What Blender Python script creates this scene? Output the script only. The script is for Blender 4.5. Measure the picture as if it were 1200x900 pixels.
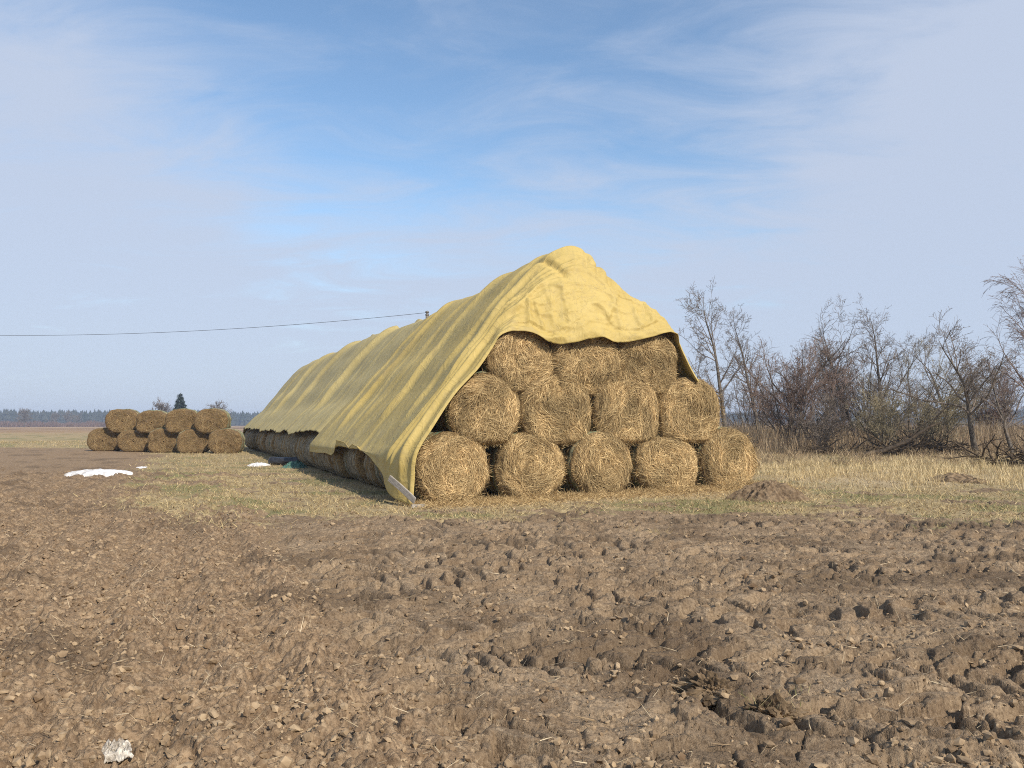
import bpy, math, random
import numpy as np
from mathutils import Vector, Matrix

for o in list(bpy.data.objects): bpy.data.objects.remove(o)
SC = bpy.context.scene
C = SC.collection
R = math.radians

# ------------------------------------------------------------------ camera
CAMH = 1.6
cam = bpy.data.cameras.new('camera'); camo = bpy.data.objects.new('camera', cam); C.objects.link(camo)
cam.sensor_fit = 'HORIZONTAL'; cam.sensor_width = 36.0; cam.lens = 27.0
cam.clip_start = 0.05; cam.clip_end = 9000
camo.location = (0, 0, CAMH); camo.rotation_euler = (R(90 + 2.99), 0, 0)
SC.camera = camo

# ------------------------------------------------------------------ light
SUN_EL = R(38)
sx, sy = 0.613, -0.790                       # horizontal direction towards the sun
sun = bpy.data.lights.new('sun', 'SUN'); sun.energy = 5.0; sun.angle = R(0.6); sun.color = (1.0, 0.90, 0.76)
suno = bpy.data.objects.new('sun', sun); C.objects.link(suno)
sd = Vector((sx * math.cos(SUN_EL), sy * math.cos(SUN_EL), math.sin(SUN_EL))).normalized()
suno.rotation_euler = (-sd).to_track_quat('-Z', 'Y').to_euler()

world = bpy.data.worlds.new('World'); SC.world = world; world.use_nodes = True
nt = world.node_tree; N = nt.nodes; L = nt.links
for n in list(N): N.remove(n)
wout = N.new('ShaderNodeOutputWorld'); wbg = N.new('ShaderNodeBackground'); wbg.inputs[1].default_value = 0.13
sky = N.new('ShaderNodeTexSky'); sky.sky_type = 'NISHITA'; sky.sun_disc = False
sky.sun_elevation = SUN_EL; sky.sun_rotation = math.atan2(sx, sy)
sky.air_density = 1.0; sky.dust_density = 0.8; sky.ozone_density = 1.6
tc = N.new('ShaderNodeTexCoord')
sep = N.new('ShaderNodeSeparateXYZ'); L.new(tc.outputs['Generated'], sep.inputs[0])
def wm(op, a, b=None, c=None, clamp=False):
    m = N.new('ShaderNodeMath'); m.operation = op; m.use_clamp = clamp
    for i, v in enumerate((a, b, c)):
        if v is None: continue
        if isinstance(v, (int, float)): m.inputs[i].default_value = v
        else: L.new(v, m.inputs[i])
    return m.outputs[0]
zc = wm('MAXIMUM', sep.outputs[2], 0.03)
den = wm('ADD', zc, 0.18)
cx = wm('DIVIDE', sep.outputs[0], den); cy = wm('DIVIDE', sep.outputs[1], den)
comb = N.new('ShaderNodeCombineXYZ'); L.new(cx, comb.inputs[0]); L.new(cy, comb.inputs[1])
def wnoise(scale, rot, sc, det, rough, dist, loc=(0, 0, 0)):
    mp = N.new('ShaderNodeMapping'); mp.inputs['Rotation'].default_value = (0, 0, R(rot)); mp.inputs['Scale'].default_value = sc
    mp.inputs['Location'].default_value = loc
    L.new(comb.outputs[0], mp.inputs[0])
    t = N.new('ShaderNodeTexNoise'); t.inputs['Scale'].default_value = scale; t.inputs['Detail'].default_value = det
    t.inputs['Roughness'].default_value = rough; t.inputs['Distortion'].default_value = dist
    L.new(mp.outputs[0], t.inputs['Vector']); return t.outputs[0]
def ramp(v, a, b):
    m = N.new('ShaderNodeMapRange'); m.interpolation_type = 'SMOOTHSTEP'
    m.inputs[1].default_value = a; m.inputs[2].default_value = b; L.new(v, m.inputs[0]); return m.outputs[0]
big = wnoise(0.55, 20, (1, 1, 1), 4, .5, .3, (3.1, 1.7, 0))
str_ = wnoise(2.2, 35, (1.0, 2.2, 1), 9, .62, .7, (1.0, 4.0, 0))
# the thin high cloud lies mostly to the left, to the right and low down; the gap is overhead
side_r = ramp(wm('SUBTRACT', cx, wm('MULTIPLY', cy, 0.10)), 0.05, 0.95)
side_l = ramp(wm('MULTIPLY', cx, -1.0), 0.25, 1.15)
low = ramp(wm('MULTIPLY', sep.outputs[2], -1.0), -0.40, -0.02)
bias = wm('MAXIMUM', wm('MAXIMUM', side_r, side_l), low)
cov = wm('ADD', wm('MULTIPLY', bias, 0.60), wm('ADD', wm('MULTIPLY', big, 0.60), wm('MULTIPLY', str_, 0.95)))
cov = ramp(cov, 0.62, 1.28)
cov = wm('MULTIPLY', cov, 0.92)
mix = N.new('ShaderNodeMix'); mix.data_type = 'RGBA'
L.new(cov, mix.inputs[0]); 
tint = N.new('ShaderNodeMix'); tint.data_type = 'RGBA'; tint.blend_type = 'MULTIPLY'; tint.inputs[0].default_value = 1
L.new(sky.outputs[0], tint.inputs[6]); tint.inputs[7].default_value = (1.20, 1.32, 1.34, 1)
L.new(tint.outputs[2], mix.inputs[6]); mix.inputs[7].default_value = (3.95, 4.50, 5.60, 1)
L.new(mix.outputs[2], wbg.inputs[0]); L.new(wbg.outputs[0], wout.inputs[0])

SC.view_settings.view_transform = 'Standard'; SC.view_settings.look = 'None'
SC.view_settings.exposure = 0.12; SC.view_settings.gamma = 1.0
SC.render.engine = 'CYCLES'
SC.cycles.max_bounces = 6; SC.cycles.diffuse_bounces = 3; SC.cycles.glossy_bounces = 2
SC.cycles.transparent_max_bounces = 8; SC.cycles.volume_bounces = 0
SC.cycles.use_denoising = False
SC.cycles.use_adaptive_sampling = True; SC.cycles.adaptive_threshold = 0.01
SC.render.film_transparent = False
SC.cycles.filter_width = 1.05

# ------------------------------------------------------------------ numpy noise
def _h(ix, iy, iz, seed):
    with np.errstate(over='ignore'):
        h = (ix.astype(np.uint32) * np.uint32(374761393) + iy.astype(np.uint32) * np.uint32(668265263)
             + iz.astype(np.uint32) * np.uint32(2246822519) + np.uint32((seed * 3266489917) & 0xffffffff))
        h = (h ^ (h >> np.uint32(13))) * np.uint32(1274126177)
        h = (h ^ (h >> np.uint32(16))) * np.uint32(2246822519)
        h ^= h >> np.uint32(15)
    return h.astype(np.float64) / 4294967295.0
def noise2(x, y, seed=0):
    xi = np.floor(x).astype(np.int64); yi = np.floor(y).astype(np.int64)
    fx = x - xi; fy = y - yi
    u = fx * fx * fx * (fx * (fx * 6 - 15) + 10); v = fy * fy * fy * (fy * (fy * 6 - 15) + 10)
    z = np.zeros_like(xi)
    def g(ax, ay):
        a = _h(xi + ax, yi + ay, z, seed) * 2 * np.pi
        return np.cos(a) * (fx - ax) + np.sin(a) * (fy - ay)
    a = g(0, 0) * (1 - u) + g(1, 0) * u; b = g(0, 1) * (1 - u) + g(1, 1) * u
    return (a * (1 - v) + b * v) * 1.5          # about -1 .. 1
def fbm2(x, y, oct=4, seed=0, gain=.5):
    s = 0; a = 1; t = 0
    for i in range(oct):
        s = s + a * noise2(x * 2 ** i + 17.3 * i, y * 2 ** i - 9.1 * i, seed + i * 7); t += a; a *= gain
    return s / t
def noise3(x, y, z, seed=0):
    xi = np.floor(x).astype(np.int64); yi = np.floor(y).astype(np.int64); zi = np.floor(z).astype(np.int64)
    fx = x - xi; fy = y - yi; fz = z - zi
    u = fx * fx * (3 - 2 * fx); v = fy * fy * (3 - 2 * fy); w = fz * fz * (3 - 2 * fz)
    r = 0
    for dx in (0, 1):
        for dy in (0, 1):
            for dz in (0, 1):
                r = r + _h(xi + dx, yi + dy, zi + dz, seed) * (u if dx else 1 - u) * (v if dy else 1 - v) * (w if dz else 1 - w)
    return r * 2 - 1
def worley(x, y, seed=0, full=False):
    xi = np.floor(x).astype(np.int64); yi = np.floor(y).astype(np.int64)
    f1 = np.full(x.shape, 9.0); f2 = np.full(x.shape, 9.0); cid = np.zeros(x.shape); z = np.zeros_like(xi); ox = np.zeros(x.shape); oy = np.zeros(x.shape)
    for dx in (-1, 0, 1):
        for dy in (-1, 0, 1):
            px = xi + dx + _h(xi + dx, yi + dy, z, seed); py = yi + dy + _h(xi + dx, yi + dy, z + 1, seed)
            d = np.hypot(px - x, py - y); c = _h(xi + dx, yi + dy, z + 2, seed)
            m = d < f1
            f2 = np.where(m, f1, np.minimum(f2, d)); cid = np.where(m, c, cid); f1 = np.where(m, d, f1)
            ox = np.where(m, x - px, ox); oy = np.where(m, y - py, oy)
    if full: return f1, f2, cid, ox, oy
    return f1, f2, cid
def sm(x, a, b):
    t = np.clip((x - a) / (b - a), 0, 1); return t * t * (3 - 2 * t)

# ------------------------------------------------------------------ mesh helpers
def mesh_np(name, verts, faces, attrs=None, smooth=False):
    """verts (n,3); faces: list of int arrays (m,k)"""
    if not isinstance(faces, list): faces = [faces]
    me = bpy.data.meshes.new(name)
    me.vertices.add(len(verts)); me.vertices.foreach_set('co', np.ascontiguousarray(verts, dtype=np.float32).ravel())
    tot = sum(f.size for f in faces); me.loops.add(tot)
    me.loops.foreach_set('vertex_index', np.concatenate([f.ravel() for f in faces]).astype(np.int32))
    cnt = np.concatenate([np.full(len(f), f.shape[1]) for f in faces]).astype(np.int32)
    st = np.concatenate([[0], np.cumsum(cnt)[:-1]]).astype(np.int32)
    me.polygons.add(len(cnt)); me.polygons.foreach_set('loop_start', st)
    me.polygons.foreach_set('use_smooth', np.full(len(cnt), smooth, dtype=bool))
    me.update(calc_edges=True)
    for k, v in (attrs or {}).items():
        v = np.asarray(v, dtype=np.float32)
        if v.ndim == 1:
            a = me.attributes.new(k, 'FLOAT', 'POINT'); a.data.foreach_set('value', v)
        else:
            a = me.attributes.new(k, 'FLOAT_COLOR', 'POINT')
            if v.shape[1] == 3: v = np.concatenate([v, np.ones((len(v), 1), np.float32)], 1)
            a.data.foreach_set('color', v.ravel())
    return me
def link(name, me, mat=None, parent=None, label=None, cat=None, group=None, kind=None, loc=None, rz=None):
    o = bpy.data.objects.new(name, me); C.objects.link(o)
    if mat is not None and me is not None and not me.materials: me.materials.append(mat)
    if parent is not None: o.parent = parent
    tag(o, label, cat, group, kind)
    if loc is not None: o.location = loc
    if rz is not None: o.rotation_euler = (0, 0, rz)
    return o
def tag(o, label=None, cat=None, group=None, kind=None):
    for k, v in (('label', label), ('category', cat), ('group', group), ('kind', kind)):
        if v: o[k] = v
    return o
def grid_faces(nr, nc, wrap=False):
    i = np.arange(nr - 1)[:, None]; j = np.arange(nc if wrap else nc - 1)[None, :]
    j2 = (j + 1) % nc
    a = i * nc + j; b = i * nc + j2; c = (i + 1) * nc + j2; d = (i + 1) * nc + j
    return np.stack([a, b, c, d], -1).reshape(-1, 4)
def tubes(P, Rr, k=4):
    """P (M,n,3) polylines, Rr (M,n) radii -> verts, quads"""
    M, n, _ = P.shape
    T = np.gradient(P, axis=1); T /= np.linalg.norm(T, axis=2, keepdims=True) + 1e-9
    up = np.where(np.abs(T[..., 2:3]) > .9, np.array([1., 0, 0]), np.array([0, 0, 1.]))
    A = np.cross(T, up); A /= np.linalg.norm(A, axis=2, keepdims=True) + 1e-9
    B = np.cross(T, A)
    th = np.arange(k) / k * 2 * np.pi
    V = P[:, :, None, :] + Rr[:, :, None, None] * (A[:, :, None, :] * np.cos(th)[None, None, :, None] + B[:, :, None, :] * np.sin(th)[None, None, :, None])
    f = grid_faces(n, k, True)
    F = (f[None] + (np.arange(M) * n * k)[:, None, None]).reshape(-1, 4)
    return V.reshape(-1, 3), F
def merge(parts):
    V = []; F = {}; off = 0
    for v, f in parts:
        V.append(v); F.setdefault(f.shape[1], []).append(f + off); off += len(v)
    return np.concatenate(V), [np.concatenate(x) for x in F.values()]
def ribbons(P, D, Nn, length, width, bend):
    """curved 2-quad ribbons. P start (M,3), D direction, Nn normal, length, width, bend (M,)"""
    S = np.cross(D, Nn); S /= np.linalg.norm(S, axis=1, keepdims=True) + 1e-9
    t = np.array([0, .5, 1.0])
    c = P[:, None] + D[:, None] * (length[:, None] * t)[..., None] + Nn[:, None] * (bend[:, None] * (4 * t * (1 - t)))[..., None]
    w = (width[:, None] * np.array([1, .9, .35]))[..., None] * .5
    V = np.stack([c - S[:, None] * w, c + S[:, None] * w], 2)     # M,3,2,3
    b = (np.arange(len(P)) * 6)[:, None]
    f = np.array([[0, 1, 3, 2], [2, 3, 5, 4]])
    return V.reshape(-1, 3), (f[None] + b[..., None]).reshape(-1, 4)

# ------------------------------------------------------------------ materials
def mat(name, rough=.9, spec=.15):
    m = bpy.data.materials.new(name); m.use_nodes = True
    b = m.node_tree.nodes['Principled BSDF']; b.inputs['Roughness'].default_value = rough
    b.inputs['Specular IOR Level'].default_value = spec
    return m, m.node_tree, b
class NB:
    def __init__(s, t): s.t = t; s.N = t.nodes; s.L = t.links
    def attr(s, n, col=False):
        a = s.N.new('ShaderNodeAttribute'); a.attribute_name = n; return a.outputs['Color' if col else 'Fac']
    def pos(s, obj=True):
        if obj: return s.N.new('ShaderNodeTexCoord').outputs['Object']
        return s.N.new('ShaderNodeNewGeometry').outputs['Position']
    def mapv(s, v, sc, rot=(0, 0, 0)):
        m = s.N.new('ShaderNodeMapping'); m.inputs['Scale'].default_value = sc; m.inputs['Rotation'].default_value = rot
        s.L.new(v, m.inputs[0]); return m.outputs[0]
    def noise(s, v, scale, det=4, rough=.55, dist=0):
        t = s.N.new('ShaderNodeTexNoise'); t.inputs['Scale'].default_value = scale; t.inputs['Detail'].default_value = det
        t.inputs['Roughness'].default_value = rough; t.inputs['Distortion'].default_value = dist
        s.L.new(v, t.inputs['Vector']); return t.outputs[0]
    def rng(s, v, a, b, c=0, d=1):
        m = s.N.new('ShaderNodeMapRange'); m.interpolation_type = 'SMOOTHSTEP'
        for i, q in enumerate((a, b, c, d)): m.inputs[i + 1].default_value = q
        s.L.new(v, m.inputs[0]); return m.outputs[0]
    def math(s, op, a, b):
        m = s.N.new('ShaderNodeMath'); m.operation = op
        for i, v in enumerate((a, b)):
            if isinstance(v, (int, float)): m.inputs[i].default_value = v
            else: s.L.new(v, m.inputs[i])
        return m.outputs[0]
    def mix(s, f, a, b, mode='MIX'):
        m = s.N.new('ShaderNodeMix'); m.data_type = 'RGBA'; m.blend_type = mode
        if isinstance(f, (int, float)): m.inputs[0].default_value = f
        else: s.L.new(f, m.inputs[0])
        for i, v in ((6, a), (7, b)):
            if isinstance(v, tuple): m.inputs[i].default_value = (*v, 1)
            else: s.L.new(v, m.inputs[i])
        return m.outputs[2]
    def bump(s, h, strength, dist, b):
        n = s.N.new('ShaderNodeBump'); n.inputs['Strength'].default_value = strength; n.inputs['Distance'].default_value = dist
        s.L.new(h, n.inputs['Height']); s.L.new(n.outputs[0], b.inputs['Normal'])
def simple_mat(name, c1, c2, scale=5, rough=.9, spec=.15, bump=0, bd=.01, det=5, sc=(1, 1, 1)):
    m, t, b = mat(name, rough, spec); n = NB(t)
    v = n.mapv(n.pos(), sc); f = n.noise(v, scale, det)
    t.links.new(n.mix(n.rng(f, .3, .7), c1, c2), b.inputs[0])
    if bump: n.bump(f, bump, bd, b)
    return m
def tint_mat(name, rough=.85, spec=.1, transl=0.0):
    m, t, b = mat(name, rough, spec); n = NB(t)
    t.links.new(n.attr('tint', True), b.inputs[0])
    if transl:
        tr = t.nodes.new('ShaderNodeBsdfTranslucent'); t.links.new(n.attr('tint', True), tr.inputs[0])
        ms = t.nodes.new('ShaderNodeMixShader'); ms.inputs[0].default_value = transl
        out = t.nodes['Material Output']
        t.links.new(b.outputs[0], ms.inputs[1]); t.links.new(tr.outputs[0], ms.inputs[2]); t.links.new(ms.outputs[0], out.inputs[0])
    return m

# ground ------------------------------------------------------------
m, t, b = mat('field_soil', .95, .12); n = NB(t)
pw = n.pos(False)
grass = n.attr('grass'); till = n.attr('till'); far = n.attr('far'); green = n.attr('green'); straw = n.attr('straw'); wet = n.attr('wet')
n1 = n.noise(pw, 1.3, 6, .6); n2 = n.noise(pw, 9, 6, .65); n3 = n.noise(pw, 45, 4, .6); n4 = n.noise(pw, 160, 3, .6)
mud = n.mix(n.rng(n1, .3, .7), (.175, .122, .076), (.32, .238, .155))
crumb = n.mix(n.rng(n2, .3, .72), (.18, .12, .072), (.38, .272, .17))
soil = n.mix(till, mud, crumb)
soil = n.mix(n.rng(n.noise(pw, 16, 5, .7), .53, .66, 0, .8), soil, (.43, .325, .21))
soil = n.mix(n.rng(n3, .3, .6, .65, 0), soil, (.075, .048, .028))
soil = n.mix(n.math('MULTIPLY', wet, .7), soil, (.075, .052, .034))
soil = n.mix(n.rng(n4, .45, .75, 0, .30), soil, (.42, .33, .23))
gr = n.mix(n.rng(n2, .3, .7), (.27, .205, .11), (.47, .38, .215))
gr = n.mix(n.rng(n3, .35, .7, 0, .8), gr, (.24, .18, .10))
gr = n.mix(n.math('MULTIPLY', green, n.rng(n2, .3, .65, .25, .9)), gr, (.17, .17, .075))
gr = n.mix(n.math('MULTIPLY', straw, .75), gr, n.mix(n.rng(n3, .3, .7), (.36, .275, .165), (.55, .44, .285)))
patch = n.math('ADD', n.math('MULTIPLY', grass, 1.5), n.math('MULTIPLY', n.math('SUBTRACT', n2, .5), 1.6))
col = n.mix(n.rng(patch, .45, .95), soil, gr)
farv = n.mapv(pw, (.006, .03, 1)); fn = n.noise(farv, 1.0, 4, .5)
fcol = n.mix(n.rng(fn, .40, .55), (.15, .088, .055), (.36, .25, .14))
col = n.mix(far, col, fcol)
t.links.new(col, b.inputs[0])
hb = n.math('ADD', n.math('MULTIPLY', n3, .6), n.math('MULTIPLY', n4, .35)); n.bump(hb, .8, .03, b)
M_ground = m

# tarp --------------------------------------------------------------
def tarp_material(name, c1, c2):
    m, t, b = mat(name, .62, .25); n = NB(t)
    p = n.pos()
    a = n.noise(p, .8, 5, .6); bb = n.noise(p, 6, 6, .65)
    c = n.mix(n.rng(a, .3, .7), c1, c2)
    c = n.mix(n.rng(bb, .55, .8, 0, .35), c, (.33, .27, .12))
    st = n.noise(n.mapv(p, (2.2, .35, .35)), 3, 5, .6)
    c = n.mix(n.rng(st, .5, .8, 0, .35), c, (.36, .30, .15))
    ds = n.noise(p, .55, 6, .7, 1.2); c = n.mix(n.rng(ds, .56, .64, 0, .35), c, (.30, .24, .13))
    ring = n.math('ABSOLUTE', n.math('SUBTRACT', ds, .47), 0); c = n.mix(n.rng(ring, 0, .012, .28, 0), c, (.28, .22, .11))
    t.links.new(c, b.inputs[0])
    cr0 = n.noise(p, 3.2, 6, .6, .8)
    cr1 = n.math('ABSOLUTE', n.math('SUBTRACT', n.noise(p, 1.9, 3, .5, 1.0), .5), 0)
    cr = n.math('ADD', cr0, n.rng(cr1, 0, .05, .22, 0))
    wv = n.noise(p, 60, 3, .6)
    n.bump(n.math('ADD', cr, n.math('MULTIPLY', wv, .06)), .30, .08, b)
    tr = t.nodes.new('ShaderNodeBsdfTranslucent'); t.links.new(c, tr.inputs[0])
    ms = t.nodes.new('ShaderNodeMixShader'); ms.inputs[0].default_value = .10
    t.links.new(b.outputs[0], ms.inputs[1]); t.links.new(tr.outputs[0], ms.inputs[2]); t.links.new(ms.outputs[0], t.nodes['Material Output'].inputs[0])
    return m
M_tarp = tarp_material('yellow_tarpaulin', (.47, .355, .115), (.54, .42, .155))
M_tarp2 = tarp_material('faded_tarpaulin', (.43, .345, .14), (.50, .41, .18))

# hay ---------------------------------------------------------------
m, t, b = mat('hay_core', .95, .05); n = NB(t); p = n.pos()
a = n.noise(n.mapv(p, (14, 14, 5)), 3, 6, .7, 1.5); c_ = n.noise(p, 40, 4, .7)
c = n.mix(n.rng(a, .35, .68), (.15, .095, .045), (.52, .38, .19)); c = n.mix(n.rng(c_, .3, .55, .5, 0), c, (.10, .06, .03))
t.links.new(c, b.inputs[0]); n.bump(n.math('ADD', a, n.math('MULTIPLY', c_, .5)), 1.0, .05, b); M_hay = m
m, t, b = mat('old_hay_core', .95, .05); n = NB(t); p = n.pos()
a = n.noise(n.mapv(p, (14, 14, 5)), 3, 6, .7, 1.5); g_ = n.noise(p, 2.0, 4, .6)
c = n.mix(n.rng(a, .35, .68), (.085, .052, .024), (.34, .23, .115)); c = n.mix(n.rng(g_, .5, .7, 0, .5), c, (.13, .10, .07))
t.links.new(c, b.inputs[0]); n.bump(a, 1.0, .06, b); M_oldhay = m
M_straw = tint_mat('loose_straw', .8, .12, .12)
m, t, b = mat('bale_net', .8, .15); n = NB(t); p = n.pos()
a = n.noise(n.mapv(p, (3, 14, 3)), 3, 5, .6, .6); g = n.noise(p, 2.4, 4, .6)
c = n.mix(n.rng(a, .35, .68), (.14, .12, .07), (.42, .37, .22)); c = n.mix(n.rng(g, .42, .64, 0, .7), c, (.10, .19, .13))
t.links.new(c, b.inputs[0]); n.bump(a, .7, .03, b); M_net = m
m, t, b = mat('weathered_net', .85, .12); n = NB(t); p = n.pos()
a = n.noise(n.mapv(p, (2, 22, 2)), 2, 6, .6, .5); g = n.noise(p, 1.7, 4, .6)
oi = t.nodes.new('ShaderNodeObjectInfo').outputs['Random']
c = n.mix(n.rng(a, .36, .66), (.10, .085, .060), (.48, .42, .30)); c = n.mix(n.math('MULTIPLY', n.rng(g, .5, .62), n.rng(oi, .55, .75, 0, .75)), c, (.055, .115, .075))
t.links.new(c, b.inputs[0]); n.bump(a, 1.0, .09, b); M_oldnet = m
M_grass = tint_mat('grass_blades', .8, .1, .25)
M_clod = simple_mat('soil_clods', (.15, .10, .06), (.40, .30, .19), 7, .95, .08, .6, .02)
M_darkclod = simple_mat('wet_soil', (.06, .042, .026), (.27, .195, .12), 9, .95, .1, .8, .03)
M_snow = simple_mat('old_snow', (.45, .43, .40), (.80, .81, .83), 4, .6, .3, .6, .03)
M_bark = simple_mat('bark_grey', (.075, .062, .05), (.17, .15, .125), 8, .95, .08, .8, .02)
M_twig = simple_mat('twigs_grey', (.115, .092, .076), (.23, .195, .165), 3, .95, .05)
M_twigred = simple_mat('twigs_reddish', (.15, .105, .085), (.27, .20, .165), 3, .95, .05)
M_twigolive = simple_mat('twigs_olive', (.20, .17, .11), (.33, .285, .19), 3, .95, .05)
M_deadwood = simple_mat('dead_wood', (.04, .03, .022), (.13, .098, .066), 6, .95, .05)
M_pole = simple_mat('grey_pole', (.16, .14, .12), (.26, .235, .2), 6)
M_wire = simple_mat('dark_wire', (.03, .03, .03), (.05, .05, .05), 3, .5, .4)
M_insul = simple_mat('insulator_black', (.07, .065, .06), (.14, .13, .12), 6, .4, .4)
M_board = simple_mat('weathered_board', (.26, .235, .20), (.44, .40, .35), 9, .9, .1, .5, .01, sc=(1, 8, 8))
M_black = simple_mat('black_plastic', (.012, .012, .014), (.03, .03, .034), 7, .35, .5, .5, .04)
M_greennet = simple_mat('green_net_wrap', (.03, .085, .07), (.10, .20, .155), 16, .8, .2, .8, .03)
M_rag = simple_mat('pale_plastic', (.26, .22, .17), (.62, .58, .51), 22, .35, .5, .9, .03)
M_needle = simple_mat('spruce_needles', (.018, .032, .017), (.04, .062, .032), 6)
M_forest = simple_mat('far_conifers', (.022, .034, .024), (.055, .058, .045), .05)

# ------------------------------------------------------------------ stack frame
OX, OY = 2.03, 17.05
rX, rY = .914, .406
ANG = math.atan2(rY, rX)
def W(a, s, z): return (OX + rX * a - rY * s, OY + rY * a + rX * s, z)
def Wn(a, s, z):
    a, s, z = np.broadcast_arrays(a, s, z)
    return np.stack([OX + rX * a - rY * s, OY + rY * a + rX * s, z], -1)
PIT = math.tan(R(2.99))
def ray(px, py):            # ratio x/y and z slope for a pixel of the 1200 wide frame
    u = (px - 600) / 900; v = (450 - py) / 900
    c, s_ = math.cos(R(2.99)), math.sin(R(2.99))
    yy = c - v * s_; zz = s_ + v * c
    return u / yy, zz / yy
def at_s(px, py, s):        # point of the stack plane 's' seen at a pixel
    kx, kz = ray(px, py)
    a = (kx * (OY + rX * s) - (OX - rY * s)) / (rX - kx * rY)
    d = OY + rY * a + rX * s
    return a, CAMH + kz * d
def at_d(px, d):            # world x of a pixel column at depth d
    return (px - 600) / 900 * d
def gz(px, py, d):          # height seen at pixel row py at depth d
    return CAMH + ray(px, py)[1] * d

# ------------------------------------------------------------------ ground
angd = np.concatenate([np.linspace(-47, 47, 1150), np.linspace(47, 313, 64)[1:-1]])
r1 = np.geomspace(.3, 4.2, 36)[:-1]; r2 = np.geomspace(4.2, 30, 700)[:-1]; r3 = np.geomspace(30, 3400, 150)
rad = np.concatenate([r1, r2, r3])
TH, RR = np.meshgrid(np.radians(angd), rad)
GX = np.sin(TH) * RR; GY = np.cos(TH) * RR - 1.5

def pathline(x, y):     # signed distance-like: positive on the left crumbly tilled side
    return -(x - (-.35 - .41 * (y - 3.6))) + .35 * noise2(x * .7, y * .7, 5)
def zones(x, y):
    wob = 2.3 * noise2(x * .28, y * .35, 11) + 1.1 * noise2(x * 1.1, y * 1.3, 12) + .8 * noise2(x * 3.1, y * 3.7, 13)
    edge = 12.7 - .05 * x + np.where(x < 0, .20 * x, 0) + np.where(x < -3, -.25 * (x + 3), 0)
    g = sm(y + wob, edge - 1.2, edge + 2.2)
    leftdirt = sm(-(x + .43 * y) + .6 * wob, -1.0, 2.5) * (1 - sm(y, 46, 60))
    g = g * (1 - leftdirt)
    g = g * (1 - .75 * sm(noise2(x * .55, y * .8, 401) + .4 * noise2(x * 2, y * 2.6, 402), .12, .5) * (1 - sm(y, 22, 34)))
    far = sm(y, 90, 150)
    green = sm(noise2(x * .45, y * .8, 21) + .35 * np.exp(-((y - 14.6 - .12 * x) / 1.6) ** 2) * sm(x, -1, 1), .12, .42)
    a = (x - OX) * rX + (y - OY) * rY; s = -(x - OX) * rY + (y - OY) * rX
    straw = .8 * sm(-np.abs(a) , -5.6, -4.6) * sm(-np.abs(s + .3), -1.3, -.3) * (1 - .5 * sm(noise2(x * 1.5, y * 1.5, 9), 0, .5))
    rg = np.exp(-((x - 11) / 4.5) ** 2 - ((y - 22.5) / 4) ** 2)
    straw = np.maximum(straw, .8 * sm(rg, .3, .8))
    g = np.maximum(g, straw)
    return g, far, green * (1 - straw), straw
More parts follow.
